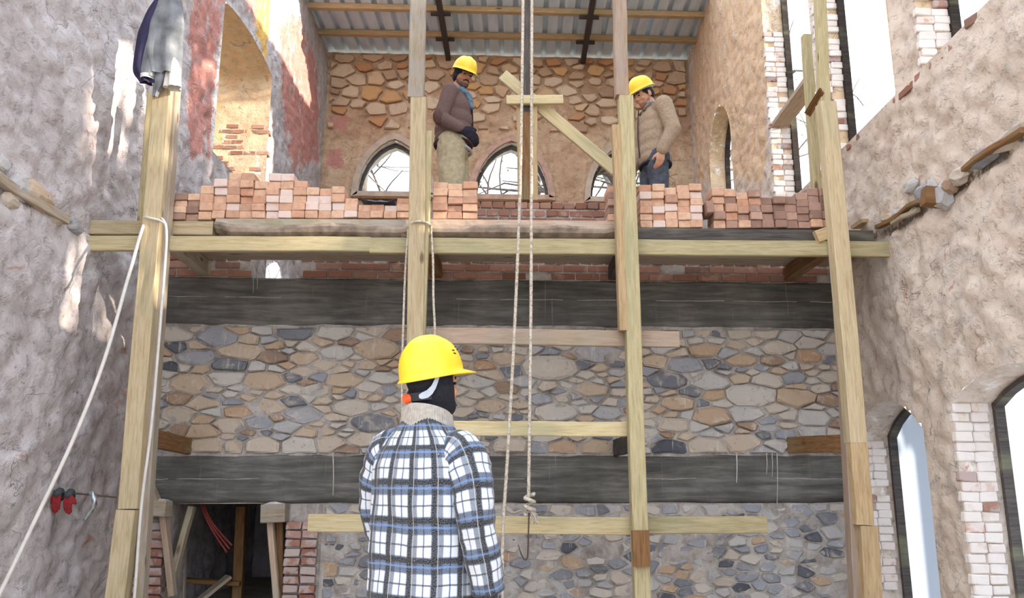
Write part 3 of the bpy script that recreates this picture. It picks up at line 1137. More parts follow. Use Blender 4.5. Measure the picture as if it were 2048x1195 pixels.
def sheet(x0, x1):
    v, f = [], []
    n = int((x1 - x0) / 0.24)
    prof = []
    for i in range(n):
        xa = x0 + (x1 - x0) * i / n
        wv = (x1 - x0) / n
        prof += [(xa, 0), (xa + wv * .62, 0), (xa + wv * .70, .06), (xa + wv * .92, .06)]
    prof.append((x1, 0))
    for j, y in enumerate((10.85, 13.25)):
        for (x, z) in prof:
            v.append((x + 0.05 * (y - 13), y, ZR + z))
    m_ = len(prof)
    for i in range(m_ - 1):
        f.append((i, i + 1, m_ + i + 1, m_ + i))
    return pydata('roof_sheet', v, f)


for k in range(7):
    mesh_obj('roof_sheet', sheet(-3.1 + k * 1.0 - 0.02, -3.1 + (k + 1) * 1.0), M_SHEET, ceiling, Matrix.Translation((0, 0, 0.004 * (k % 2))))
for (pl, pr, Yp) in (((620, 28), (1412, 16), None), ((640, 70), (1396, 76), None)):
    d = ray(1020, (pl[1] + pr[1]) / 2 + 2)
    Yp = d.y * (ZR - 0.07 - CAM.z) / d.z
    timber('purlin', (XL(Yp) - .05, Yp, ZR - 0.05), (XR(Yp) + .05, Yp, ZR - 0.05), 0.09, 0.09, M_WOODO, ceiling, n=6, jit=0.006)
for (px, py) in ((897, 104), (1166, 104)):
    q = P(px, py, 12.95)
    timber('rafter', (q.x, 12.98, ZR - 0.15), (q.x - 0.05 * 2, 10.87, ZR - 0.15), 0.085, 0.10, M_STEEL, ceiling)
    for yy in (12.32, 11.55):
        timber('bracket', (q.x - 0.16 - 0.05 * (13 - yy), yy + .07, ZR - 0.12), (q.x + 0.16 - 0.05 * (13 - yy), yy + .07, ZR - 0.12), 0.05, 0.05, M_STEEL, ceiling, n=1)

# rubble of the far wall, picked out where the plaster has gone
rs = random.Random(77)
bx0, bx1 = XL(13) + .03, XR(13) - .03
zlow = P(1000, 262, YB).z
seeds = fill_seeds([], bx0, bx1, zlow, 8.46, 1.7, 0.10, 0.20, rs, 5000)
cells = power_cells(seeds, bx0, bx1, zlow, 8.48, 1.7, 0.5)
items = []
for sd_, cpoly in zip(seeds, cells):
    if not cpoly: continue
    t_ = (sd_[1] - zlow) / (8.46 - zlow)
    if rs.random() > 0.45 + 0.8 * t_: continue
    items.append(stone_mesh(cpoly, rs.uniform(.012, .03), rs.uniform(.02, .05), rs, rs.choice([.1, .25, .35, .45, .5, .6, .65, .7, .8, .95]), back=0.08))
build_stones(items, YB + 0.01, wall_back, M_STONEF, 280)

# ------------------------------------------------------------------ scaffold
YP = 6.0
scaf = empty('timber_scaffold', (0.2, YP, 0), 'pale timber scaffold of nailed posts and ledgers against the stone cross wall', 'scaffold')


def px_timber(name, a, b, Y, w_, h_, mat, parent=scaf, Yb=None, n=4, ref=None, jit=0.003):
    return timber(name, P(a[0], a[1], Y), P(b[0], b[1], Yb or Y), w_, h_, mat, parent, ref=ref, n=n, jit=jit)


def post(top, bot, w_, d_, Y, mat, name='post', to_floor=False, parent=scaf):
    a, b = P(top[0], top[1], Y), P(bot[0], bot[1], Y)
    if to_floor:
        b = a + (b - a) * (a.z / (a.z - b.z))
    return timber(name, a, b, w_, d_, mat, parent, ref=(0, 1, 0), n=5, jit=0.004)


# post A (the one with the jacket)
post((347, -40), (262, 1016), .135, .13, YP, M_WOOD)
post((257, 1018), (236, 1195), .135, .13, YP, M_WOOD, to_floor=True)
post((352, 178), (282, 1195), .06, .10, YP + .06, M_WOODGR, name='post_splice', to_floor=True)
post((312, 190), (290, 470), .12, .08, YP + .28, M_WOODG)
# post B
post((839, -60), (832, 200), .125, .12, YP, M_WOODGR)
post((837, 200), (825, 1195), .125, .12, YP, M_WOOD, to_floor=True)
post((858, 266), (842, 690), .06, .10, YP + .02, M_WOODG, name='post_splice')
# post C
post((1238, -60), (1243, 194), .105, .10, YP + .02, M_WOODP)
post((1250, 195), (1283, 1195), .115, .10, YP, M_WOODG, to_floor=True)
post((1231, 254), (1247, 662), .065, .10, YP, M_WOODO, name='post_splice')
px_timber('nailed_block', (1281, 1060), (1284, 1132), YP - .08, .125, .035, M_WOODB, n=2, ref=(0, 1, 0))
# post D
post((1652, 208), (1712, 885), .13, .12, YP, M_WOOD)
post((1712, 885), (1724, 1048), .13, .12, YP, M_WOODO)
post((1732, 1050), (1740, 1195), .13, .12, YP, M_WOODO, to_floor=True)
post((1672, 470), (1712, 1195), .07, .10, YP + .07, M_WOODP, name='post_splice', to_floor=True)
post((1638, -30), (1648, 210), .085, .08, YP + .1, M_WOODG)
post((1612, 72), (1632, 380), .075, .07, YP + .42, M_WOODG)
# ledgers and rails
px_timber('ledger', (163, 487), (742, 489), YP + .10, .05, .118, M_WOODY, n=6)
px_timber('ledger', (740, 491), (1787, 499), YP + .10, .05, .125, M_WOODG, n=8)
px_timber('rail', (862, 671), (1358, 679), YP + .10, .04, .125, M_WOODP, n=5)
px_timber('rail', (905, 856), (1259, 858), YP + .10, .045, .11, M_WOODY, n=4)
px_timber('rail', (617, 1045), (1275, 1051), YP + .10, .045, .125, M_WOODY, n=5)
px_timber('rail', (1270, 1050), (1533, 1049), YP + .155, .045, .125, M_WOODG, n=4)
# joists that carry the deck, from the ledger into the wall
ZD = P(1000, 437, YP + .18).z          # deck level
zj = ZD - 0.19
for (pa, pb, m_) in ((330, 408, M_WOODGR), (842, 876, M_WOODB), (1262, 1228, M_WOODD), (1664, 1578, M_WOODB)):
    xa, xb_ = P(pa, 500, YP + .15).x, P(pb, 555, YC).x
    timber('joist', (xa, YP + .14, zj), (xb_, YC + .14, zj), 0.10, 0.13, m_, scaf)
# short ties to the wall
for (a, b, m_) in (((280, 870), (378, 892), M_WOODB), ((1697, 886), (1578, 890), M_WOODB), ((1262, 885), (1232, 895), M_WOODD)):
    px_timber('wall_tie', a, b, YP + .06, .05, .14, m_, Yb=YC - .02, n=2)
px_timber('cleat', (1668, 462), (1632, 474), YP + .08, .05, .10, M_WOODO, n=1, Yb=YP + .075)

# deck: loose planks lying on the joists
dk = 'planks of the scaffold deck'


def deck_plank(x0, x1, y0, y1, z0, z1, mat, label):
    o = timber('deck_plank', (x0, (y0 + y1) / 2, (z0 + z1) / 2), (x1, (y0 + y1) / 2, (z0 + z1) / 2), y1 - y0, z1 - z0, mat, None, n=6, jit=0.003)
    tag(o, label, 'plank', dk)


xa, xb_ = P(250, 440, YP).x, P(1745, 460, YP + .5).x
zt = zj + 0.065
for k in range(3):
    y0 = YP + .375 + k * .25
    deck_plank(xa + .05 * k, xb_ - .04 * k, y0, y0 + .24, zt + .004, zt + .05, M_WOODGR, ['broad weathered deck plank nearest the brick stacks', 'middle weathered plank of the three broad deck planks', 'broad weathered deck plank hard against the cross wall'][k])


M_WANE = simple('bark_edge', S(150, 134, 120), .95, var=.35, scale=9, bump=.8)


def live_edge(name, pa, pb, Y, th, hh, mat, label, seed):
    """a thick slab sawn from a log: flat top, wavy barky front"""
    a, b = P(pa[0], pa[1], Y), P(pb[0], pb[1], Y)
    n = 26
    v, f = [], []
    for i in range(n + 1):
        t = i / n
        x = a.x + (b.x - a.x) * t
        z = a.z + (b.z - a.z) * t
        e = 1.0 - 0.25 * (max(0, 1 - t * 14) + max(0, (t - 1) * 14 + 1))
        wv = 0.03 * mnoise.noise((x * 2.1, seed, 0)) + 0.012 * mnoise.noise((x * 7, seed, 3))
        prof = [(th, 0), (-0.005, 0), (-0.012 + wv, -hh * (.36 + wv * 5)), (-0.03 + wv, -hh * (.55 + 3 * wv)), (-0.02 + wv * .5, -hh * .8), (0.03, -hh), (th, -hh)]
        for (y, q) in prof:
            v.append((x, Y + y, z + q * e))
    m_ = 7
    for i in range(n):
        for k in range(m_):
            k2 = (k + 1) % m_
            f.append((i * m_ + k, (i + 1) * m_ + k, (i + 1) * m_ + k2, i * m_ + k2))
    f.append(tuple(range(m_)))
    f.append(tuple(range((n + 1) * m_ - 1, n * m_ - 1, -1)))
    me = pydata(name, v, f)
    c_ = (a + b) / 2
    me.transform(Matrix.Translation(-c_))
    me.materials.append(mat)
    me.materials.append(M_WANE)
    for pi, pl in enumerate(me.polygons):
        if pi < n * m_ and pi % m_ in (2, 3, 4): pl.material_index = 1
    o = mesh_obj(name, me, None, None, Matrix.Translation(c_))
    return tag(o, label, 'plank', dk)


px = px_timber('deck_plank', (180, 457), (430, 459), YP + .2, .10, .115, M_WOOD, None)
tag(px, 'yellowish squared deck timber jutting past the post with the hung jacket', 'plank', dk)
live_edge('live_edge_plank', (433, 437), (834, 439), YP + .13, .2, .14, M_WOODGR, 'pale grey plank with rough bark edge under the stepped brick stack', 3)
live_edge('live_edge_plank', (836, 438), (1240, 442), YP + .14, .2, .135, M_WOODP, 'tan plank with wavy bark edge below the gap between brick stacks', 8)
zdk = P(1450, 457, YP + .155).z
px = timber('deck_plank', (P(1242, 467, YP + .22).x, YP + .23, zdk - .058), (P(1738, 470, YP + .22).x, YP + .23, zdk - .058), .17, .115, M_WOODD, None, n=6, jit=.001)
tag(px, 'dark grey squared plank carrying the brick stack below the tan-jacketed worker', 'plank', dk)

# ------------------------------------------------------------------ loose bricks, one by one
BR = [brick_mesh('stacked_brick', 0.098, 0.205, 0.058, 300 + i, 0.004, 0.003) for i in range(8)]
for i, b in enumerate(BR): b.materials.append(None)
rbk = random.Random(5)
YBR = YP + .255


def brick_at(x, y, z, mat, label, group, hz=0.058, rot=0.0, sx=1.0):
    me = BR[rbk.randrange(8)]
    o = bpy.data.objects.new('stacked_brick', me)
    M = Matrix.Translation((x, y, z)) @ Matrix.Rotation(rbk.uniform(-.03, .03), 4, 'Z') @ Matrix.Rotation(rot, 4, 'Y') @ Matrix.Diagonal((sx, 1, hz / 0.058, 1))
    link(o, M)
    o.material_slots[0].link = 'OBJECT'
    o.material_slots[0].material = mat
    tag(o, label, 'brick', group)


def stack(px0, px1, prof, pybot, kinds, group, dusty=0.0, Y=YBR):
    """columns of bricks seen end-on; prof maps a pixel column to the pixel of the stack's top"""
    x0, x1 = P(px0, pybot, Y).x, P(px1, pybot, Y).x
    n = max(1, int((x1 - x0) / 0.0985))
    wx = (x1 - x0) / n
    for i in range(n):
        x = x0 + (i + .5) * wx
        px_ = px0 + (px1 - px0) * (i + .5) / n
        zb = P(px_, pybot(px_) if callable(pybot) else pybot, Y - .1).z
        py = prof[-1][1]
        for (a, b) in prof:
            if px_ <= a:
                py = b
                break
        ztp = P(px_, py, Y - .1).z
        m_ = max(1, round((ztp - zb) / 0.064))
        h_ = (ztp - zb) / m_
        h_ = min(max(h_, .056), .072)
        z = zb + rbk.uniform(0, .004)
        for k in range(m_):
            dz = h_ * rbk.uniform(.95, 1.05)
            kd = kinds[0] if rbk.random() > (kinds[2](px_, k / m_) if kinds[2] else 0) else kinds[1]
            crs = 'topmost of its column' if k == m_ - 1 else ['bottom course', 'second course', 'third course', 'fourth course', 'fifth course', 'sixth course', 'seventh course'][min(k, 6)]
            brick_at(x + rbk.uniform(-.003, .003), Y + rbk.uniform(-.025, .02), z + dz / 2, kd[0], kd[1] + ', ' + crs, group, hz=dz - .002, sx=wx * .975 / .098)
            z += dz


SL = (M_BRICK, 'salmon orange brick in the stepped stack by the hung jacket')
SLD = (M_BRICKD, 'white-dusted brick in the stepped stack by the hung jacket')
SLB = (M_BRICKB, 'brownish brick in the low end of the stepped stack')
stack(330, 432, [(348, 398), (372, 386), (395, 386), (415, 373), (432, 372)], 441, (SL, SLB, lambda p, t: .45), 'bricks of the stepped stack')
stack(432, 822, [(455, 360), (478, 346), (498, 346), (520, 358), (540, 362), (562, 346), (585, 346), (612, 360), (635, 374), (655, 375), (680, 373), (703, 386), (722, 398), (745, 408), (770, 409), (795, 410), (822, 396)], 437,
      (SL, SLD, lambda p, t: .42 if 440 < p < 720 else .12), 'bricks of the stepped stack')
SM = (M_BRICK, 'salmon brick in the short stack before the brown fleece')
stack(866, 955, [(955, 366)], 438, (SM, SM, None), 'bricks of the short stack')
SR = (M_BRICK, 'salmon brick in the long stack below the tan-jacketed worker')
SRB = (M_BRICKB, 'brownish brick in the long stack below the tan-jacketed worker')
SRD = (M_BRICKD, 'white-dusted brick in the long stack below the tan-jacketed worker')
stack(1213, 1238, [(1300, 371)], 440, (SRB, SR, lambda p, t: .4), 'bricks of the long stack')
stack(1276, 1400, [(1300, 368), (1330, 369), (1350, 375), (1404, 368)], 455, (SR, SRD, lambda p, t: .25), 'bricks of the long stack')
stack(1421, 1658, [(1440, 377), (1462, 377), (1500, 383), (1522, 379), (1545, 393), (1570, 393), (1590, 391), (1612, 384), (1660, 376)], 456, (SR, SRB, lambda p, t: .25 + .5 * (p > 1500)), 'bricks of the long stack')
q = P(1410, 425, YBR)
brick_at(q.x, YBR - .06, q.z, M_BRICKB, 'brown brick tipped on end in the gap of the long stack', 'bricks of the long stack', rot=1.50)
# crumpled blue sheet on the stack
v, f = [], []
a, b = P(724, 404, YBR - .02), P(792, 408, YBR - .02)
for i in range(13):
    for j in range(5):
        t, s_ = i / 12, j / 4
        x = a.x + (b.x - a.x) * t
        v.append((x, YBR - .13 + s_ * .22, a.z + .008 - .02 * t + .014 * mnoise.noise((t * 6, s_ * 3, 1)) - (.028 if j == 0 else 0) * (1 - abs(2 * t - 1) ** 3)))
for i in range(12):
    for j in range(4):
        f.append((i * 5 + j, (i + 1) * 5 + j, (i + 1) * 5 + j + 1, i * 5 + j + 1))
me = pydata('plastic_sheet', v, f)
o = mesh_obj('plastic_sheet', me, M_SHEETING, smooth=True)
so = o.modifiers.new('thick', 'SOLIDIFY')
so.thickness = .004
tag(o, 'crumpled dark blue sheet lying on the stepped brick stack', 'sheet')

# ------------------------------------------------------------------ hoist frame on the wall top
hoist = empty('brick_hoist', (P(1056, 400, YC + .3).x, YC + .3, ZWT), 'hoist mast of dark and brown timber with crossbar on the new brickwork', 'hoist')
YH = YC + .3
zf = ZWT + .005


def hpost(pt, pb, w_, d_, Y, m_, name='mast'):
    a, b = P(pt[0], pt[1], Y), P(pb[0], pb[1], Y)
    timber(name, a, b, w_, d_, m_, hoist, ref=(0, 1, 0), n=4)


hpost((1055, -80), (1053, 228), .105, .10, YH, M_WOODD)
hpost((1053, 228), (1055, 402), .10, .10, YH, M_WOODB)
hpost((1037, 208), (1041, 401), .045, .08, YH - .02, M_WOODO, 'side_post')
hpost((1069, 200), (1070, 402), .055, .08, YH - .02, M_WOODO, 'side_post')
timber('crossbar', P(1013, 201, YH - .09), P(1126, 200, YH - .09), .05, .095, M_WOODY, hoist)
timber('diagonal_brace', P(1006, 150, YH + .08), P(1232, 342, YH - .12), .05, .12, M_WOODY, hoist, n=5)
# ------------------------------------------------------------------ ropes
g = G('rope_fibre', 0.95)
g.color(g.ramp(g.noise(g.co(), 60, 3), [(0.3, S(150, 136, 120)), (0.6, S(206, 196, 182))])).bump(g.noise(g.co(), 150, 2), .5, .003)
M_ROPE = g.m
M_CABLE = simple('cable_white', S(204, 198, 192), 0.5, var=.08)


def rope(name, pts, r, label, cat='rope', parent=None, twist=95, mat=None, seg=10, step=.012):
    me = tube_mesh(name, smooth_path(pts, step), r, seg, twist=twist, amp=.17)
    c_ = Vector(pts[0])
    me.transform(Matrix.Translation(-c_))
    o = mesh_obj(name, me, mat or M_ROPE, parent, Matrix.Translation(c_), smooth=True)
    if parent is None: tag(o, label, cat)
    return o


YRP = 5.72
rope('hoist_rope', [P(1047, -60, YRP), P(1042, 300, YRP), P(1035, 520, YRP), P(1026, 720, YRP), P(1014, 930, YRP), P(1006, 1060, YRP), P(1004, 1215, YRP)], .0115, 'cream twisted hoist rope hanging slack without a hook')
hr = empty('hook_rope', P(1058, 1000, YRP + .03), 'cream twisted hoist rope ending in a frayed knot and iron hook', 'rope')
rope('line', [P(1064, -60, YRP + .03), P(1063, 300, YRP + .03), P(1062, 600, YRP + .03), P(1059, 850, YRP + .03), P(1057, 1000, YRP + .03)], .0115, None, parent=hr)
kn = P(1059, 1003, YRP + .03)
pts = []
for i in range(26):
    a = i / 25 * 5.2 * math.pi
    pts.append(kn + Vector((math.cos(a) * .03, math.sin(a) * .026, .055 - i * .0058)) + Vector((.004 * math.sin(i * 2.1), 0, 0)))
rope('knot', pts, .013, None, parent=hr, step=.008)
for k in range(14):
    a0 = kn + Vector((.012 + rbk.uniform(-.02, .02), rbk.uniform(-.02, .02), -.05))
    mesh_obj('frayed_strand', tube_mesh('frayed_strand', smooth_path([a0, a0 + Vector((.02 + rbk.uniform(-.01, .02), rbk.uniform(-.02, .01), -.04)), a0 + Vector((.035 + rbk.uniform(-.03, .03), rbk.uniform(-.02, .02), -.085 + rbk.uniform(-.02, .02)))], .02), .0028, 5), M_ROPE, hr)
M_IRON = simple('iron_rusty', S(92, 78, 70), 0.6, metal=.5)
hk = P(1058, 1025, YRP + .03)
pts = [hk, P(1057, 1060, YRP + .03), P(1056, 1100, YRP + .03), P(1054, 1116, YRP + .03), P(1049, 1118, YRP + .03), P(1043, 1108, YRP + .03), P(1036, 1088, YRP + .03)]
mesh_obj('hook', tube_mesh('hook', smooth_path(pts, .01), lambda t: .0055 if t < .85 else .0055 - .02 * (t - .85), 8), M_IRON, hr, smooth=True)
# rope tied round the second post
rt = empty('lashing_rope', P(838, 450, YP), 'twisted rope looped over the ledger at the second post', 'rope')
rope('line', [P(817, 455, YP + .02), P(811, 540, YP + .0), P(807, 640, YP - .02), P(804, 760, YP - .02), P(805, 880, YP - .02)], .009, None, parent=rt)
rope('line', [P(862, 458, YP + .02), P(866, 520, YP + 0), P(867, 600, YP - .02), P(870, 665, YP - .02), P(872, 800, YP - .02)], .009, None, parent=rt)
rope('loop', [P(817, 456, YP + .02), P(822, 446, YP - .055), P(839, 442, YP - .078), P(858, 447, YP - .055), P(862, 459, YP + .02)], .009, None, parent=rt)
# white hose looped round post A, down to the ground
hs = empty('white_hose', P(310, 435, YP), 'long white hose hitched round the post with the hung jacket', 'hose')
for nm, pts, r_ in (('line', [P(290, 446, YP - .02), P(283, 462, YP - .10), P(256, 556, YP - .35), P(210, 715, YP - .6), P(150, 870, YP - .8), P(70, 1040, YP - .95), P(0, 1185, YP - 1.05), P(-60, 1300, YP - 1.1)], .0125),
                    ('line', [P(322, 436, YP - .08), P(331, 448, YP - .09), P(333, 480, YP - .1), P(329, 540, YP - .1), P(318, 680, YP - .12), P(303, 850, YP - .12), P(283, 1010, YP - .12), P(270, 1180, YP - .12), P(262, 1260, YP - .12)], .0105),
                    ('loop', [P(290, 446, YP - .02), P(288, 434, YP - .06), P(300, 436, YP - .085), P(318, 440, YP - .085), P(331, 447, YP - .09)], .0095)):
    me = tube_mesh(nm, smooth_path(pts, .03), r_, 10)
    mesh_obj(nm, me, M_CABLE, hs, smooth=True)

# ------------------------------------------------------------------ people
def capsule(bm, p0, r0, p1, r1, seg=14, hs=4):
    p0, p1 = Vector(p0), Vector(p1)
    d = p1 - p0
    L = d.length
    z = d / L if L > 1e-6 else Vector((0, 0, 1))
    x = z.orthogonal().normalized()
    y = z.cross(x)
    rings = []
    for i in range(1, hs + 1):
        a = i / hs * math.pi / 2
        rings.append((p0 - z * r0 * math.cos(a), r0 * math.sin(a)))
    for i in range(0, hs):
        a = i / hs * math.pi / 2
        rings.append((p1 + z * r1 * math.sin(a), r1 * math.cos(a)))
    vs = []
    for (c_, r_) in rings:
        vs.append([bm.verts.new(c_ + (x * math.cos(2 * math.pi * k / seg) + y * math.sin(2 * math.pi * k / seg)) * r_) for k in range(seg)])
    a = bm.verts.new(p0 - z * r0)
    b = bm.verts.new(p1 + z * r1)
    for k in range(seg):
        k2 = (k + 1) % seg
        bm.faces.new((a, vs[0][k2], vs[0][k]))
        bm.faces.new((b, vs[-1][k], vs[-1][k2]))
        for i in range(len(vs) - 1):
            bm.faces.new((vs[i][k], vs[i][k2], vs[i + 1][k2], vs[i + 1][k]))


def ellipsoid(bm, c_, r_, M=None):
    X = Matrix.Translation(c_) @ Matrix.Diagonal((*r_, 1))
    if M: X = M @ X
    bmesh.ops.create_icosphere(bm, subdivisions=3, radius=1, matrix=X)


def blob(name, caps, ells, voxel=.008, smooth=4, wrinkle=0.0, wscale=9, seed=0):
    """one continuous skin round a set of limbs and masses"""
    bm = bmesh.new()
    for c_ in caps: capsule(bm, *c_)
    for e in ells: ellipsoid(bm, *e)
    me = bm_mesh('tmp', bm)
    o = bpy.data.objects.new('tmp', me)
    col.objects.link(o)
    m = o.modifiers.new('r', 'REMESH')
    m.mode = 'VOXEL'
    m.voxel_size = voxel
    m = o.modifiers.new('s', 'SMOOTH')
    m.factor = .6
    m.iterations = smooth
    dg = bpy.context.evaluated_depsgraph_get()
    out = bpy.data.meshes.new_from_object(o.evaluated_get(dg))
    out.name = name
    bpy.data.objects.remove(o)
    bpy.data.meshes.remove(me)
    if wrinkle:
        n = len(out.vertices)
        co = np.empty(n * 3, np.float32)
        no = np.empty(n * 3, np.float32)
        out.vertices.foreach_get('co', co)
        out.vertices.foreach_get('normal', no)
        co, no = co.reshape(-1, 3), no.reshape(-1, 3)
        d = fbm(co[:, 2] * wscale + co[:, 0] * 3, co[:, 1] * wscale * .6 + co[:, 0] * wscale * .5, seed, 3) - .5
        co = co + no * (d * 2 * wrinkle)[:, None]
        out.vertices.foreach_set('co', co.ravel().astype(np.float32))
        out.update()
    return out


def V3(*a): return Vector(a)


def hand_caps(wrist, fwd, back, out, curl=.5, s=1.0):
    """palm, four unequal fingers and a thumb; fwd along the hand, back = back of the hand, out = towards the thumb"""
    fwd, back, out = fwd.normalized(), back.normalized(), out.normalized()
    c = []
    w0 = wrist
    for k, o_ in enumerate((.028, .01, -.010, -.028)):
        base = w0 + fwd * (.085 - .004 * abs(k - 1.2)) * s + out * o_ * s
        c.append((w0 + fwd * .01 + out * o_ * .6 * s, .018 * s, base, .0135 * s))
        L = (.040, .046, .042, .032)[k] * s
        d = fwd.copy()
        p = base
        for j in range(3):
            ang = curl * (.55, .9, .7)[j]
            d = (d * math.cos(ang) - back * math.sin(ang)).normalized()
            q = p + d * L * (1, .68, .52)[j]
            c.append((p, (.0100 - .0008 * j) * s, q, (.0094 - .0009 * j) * s))
            p = q
    p = w0 + fwd * .025 * s + out * .028 * s
    q = p + (fwd * .7 + out * .75 - back * .25).normalized() * .042 * s
    r_ = q + (fwd * .9 + out * .2 - back * .5 * curl).normalized() * .034 * s
    c += [(p, .015 * s, q, .0115 * s), (q, .0115 * s, r_, .0095 * s)]
    return c


def head_shape(M):
    def t(c_): return M @ Vector(c_)
    E = [((0, -.012, .035), (.076, .094, .088), M), ((0, .018, -.02), (.064, .076, .098), M), ((0, .036, -.072), (.050, .048, .042), M), ((0, .070, -.096), (.022, .018, .017), M),
         ((.076, -.008, -.010), (.011, .024, .033), M), ((-.076, -.008, -.010), (.011, .024, .033), M), ((.038, .058, -.028), (.030, .028, .030), M), ((-.038, .058, -.028), (.030, .028, .030), M)]
    C = [(t((0, .086, .018)), .010, t((0, .108, -.022)), .014), (t((-.042, .074, .030)), .014, t((.042, .074, .030)), .014), (t((-.019, .082, -.060)), .009, t((.019, .082, -.060)), .009),
         (t((-.014, .098, -.028)), .010, t((.014, .098, -.028)), .010)]
    return C, E


def body_mesh(name, Mh, arms, legs, hands, lean=0.0, voxel=.0075):
    neck0 = V3(0, -.012 + lean, 1.44)
    hc, he = head_shape(Mh)
    caps = hc + [(neck0, .062, Mh @ V3(0, -.02, -.05), .056)]
    ells = he + [((0, 0, .97), (.150, .102, .13)), ((0, lean * .4, 1.14), (.132, .090, .17)), ((0, lean * .8, 1.30), (.150, .092, .14))]
    for (s_, e, w_) in arms:
        caps += [(V3(s_.x * .4, s_.y, s_.z - .02), .05, s_ - V3(0, 0, .015), .046), (s_ - V3(0, 0, .015), .046, e, .041), (e, .042, w_, .029)]
    for h in hands: caps += h
    for (h, k, a) in legs:
        caps += [(h, .088, k, .058), (k, .056, a, .040), (a, .040, a + V3(0, .14, -.045), .034), (a + V3(0, -.03, -.045), .034, a + V3(0, .14, -.050), .034)]
    return blob(name, caps, ells, voxel, 3)


M_SKIN = simple('skin_tanned', S(168, 118, 92), .55, var=.08, scale=12, bump=.1)
M_SKIN2 = simple('skin_light', S(190, 142, 116), .55, var=.08, scale=12, bump=.1)
M_BLACK = simple('knit_black', S(34, 34, 42), .95, var=.2, scale=60, bump=.5)
M_HAIR = simple('hair_dark', S(34, 28, 26), .7, var=.2, scale=50)
M_EYE = simple('eye_dark', S(36, 28, 26), .2)
M_BOOT = simple('boot_brown', S(70, 58, 48), .7)
g = G('helmet_yellow', .38)
g.b.inputs['Specular IOR Level'].default_value = .5
n1 = g.noise(g.co(), 7, 5, .65)
g.color(g.mix(g.step(n1, .58, .8), S(236, 200, 42), S(226, 200, 112)))
M_HELM = g.m


def helmet(parent, M, brim=.048, vents=True):
    a, b, h = .108, .134, .130
    nt, na = 12, 40
    v, f = [], []
    def pt(t, an, off=0.0):
        r_ = math.sin(t * math.pi / 2) ** .82
        z = h * math.cos(t * math.pi / 2) ** .92
        x, y = (a - off) * r_ * math.sin(an), (b - off) * r_ * math.cos(an)
        ridge = .007 * math.exp(-(x / .016) ** 2) * (1 - t) ** .3 + .004 * math.exp(-((abs(x) - .055) / .012) ** 2) * (t < .85)
        return x, y, z + ridge - off
    prof = [i / nt for i in range(nt + 1)]
    rows_ = []
    v.append(pt(0, 0))
    for t in prof[1:]:
        rows_.append(len(v))
        for k in range(na):
            v.append(pt(t, 2 * math.pi * k / na))
    def brimring(e, dz):
        rows_.append(len(v))
        for k in range(na):
            an = 2 * math.pi * k / na
            c_ = max(0, math.cos(an))
            ext = (.010 + brim * c_ ** 2.2) * e
            v.append((a * math.sin(an) * (1 + ext / a * .8), b * math.cos(an) + ext * math.cos(an) * 1.0, -.008 * e - .012 * c_ ** 2 * e + dz))
    brimring(.5, 0)
    brimring(1, 0)
    brimring(1, -.004)
    rows_.append(len(v))
    for k in range(na):
        an = 2 * math.pi * k / na
        v.append(((a - .006) * math.sin(an), (b - .006) * math.cos(an), -.006))
    for t in prof[::-1][1:-1]:
        rows_.append(len(v))
        for k in range(na):
            v.append(pt(t, 2 * math.pi * k / na, .005))
    v.append(pt(0, 0, .005))
    for k in range(na):
        f.append((0, rows_[0] + k, rows_[0] + (k + 1) % na))
        f.append((len(v) - 1, rows_[-1] + (k + 1) % na, rows_[-1] + k))
    for i in range(len(rows_) - 1):
        for k in range(na):
            k2 = (k + 1) % na
            f.append((rows_[i] + k, rows_[i + 1] + k, rows_[i + 1] + k2, rows_[i] + k2))
    me = pydata('helmet', v, f)
    o = mesh_obj('helmet', me, M_HELM, parent, M, smooth=True)
    o['label'] = 'yellow hard hat'
    if vents:
        for sx in (-1, 1):
            for (an, t) in ((1.08, .66), (1.08, .72), (.68, .62), (.68, .68)):
                p = Vector(pt(t, an * sx))
                p2 = Vector(pt(t + .01, (an - .12) * sx))
                mesh_obj('vent', tube_mesh('vent', [p * 1.003, (p + p2) / 2 * 1.006, p2 * 1.003], .0022, 6), M_EYE, o, M)
    return o


def face(parent, M, beard=0.0):
    for sx in (-1, 1):
        bm = bmesh.new()
        ellipsoid(bm, (sx * .031, .084, .006), (.013, .008, .006))
        mesh_obj('eye', bm_mesh('eye', bm), M_EYE, parent, M, smooth=True)
        mesh_obj('eyebrow', tube_mesh('eyebrow', [V3(sx * .014, .092, .026), V3(sx * .032, .092, .032), V3(sx * .052, .078, .026)], .0055, 6), M_HAIR, parent, M, smooth=True)
    if beard:
        me = blob('beard', [], [((0, .038, -.078), (.0525, .0485, .038)), ((0, .070, -.094), (.026, .022, .020)), ((.045, .02, -.06), (.018, .03, .035)), ((-.045, .02, -.06), (.018, .03, .035))], .006, 2)
        mesh_obj('beard', me, M_STUB, parent, M, smooth=True)
        mesh_obj('moustache', tube_mesh('moustache', [V3(-.03, .078, -.056), V3(-.012, .094, -.046), V3(.012, .094, -.046), V3(.03, .078, -.056)], .0065, 6), M_HAIR, parent, M, smooth=True)


M_STUB = simple('stubble', S(98, 72, 60), .8, var=.15, scale=80)


def body_frame(name, label, loc, yaw):
    e = empty(name, loc, label, 'person')
    return e, Matrix.Translation(loc) @ Matrix.Rotation(yaw, 4, 'Z')


def trousers(legs, waist=1.0, extra=0.0):
    caps, ells = [], [((0, 0, .97), (.178 + extra, .128 + extra, .10)), ((0, 0, .88), (.172 + extra, .125 + extra, .11))]
    for (h, k, a) in legs:
        caps += [(h, .105 + extra, k, .078 + extra), (k, .078 + extra, a + V3(0, 0, .02), .066 + extra)]
    return caps, ells


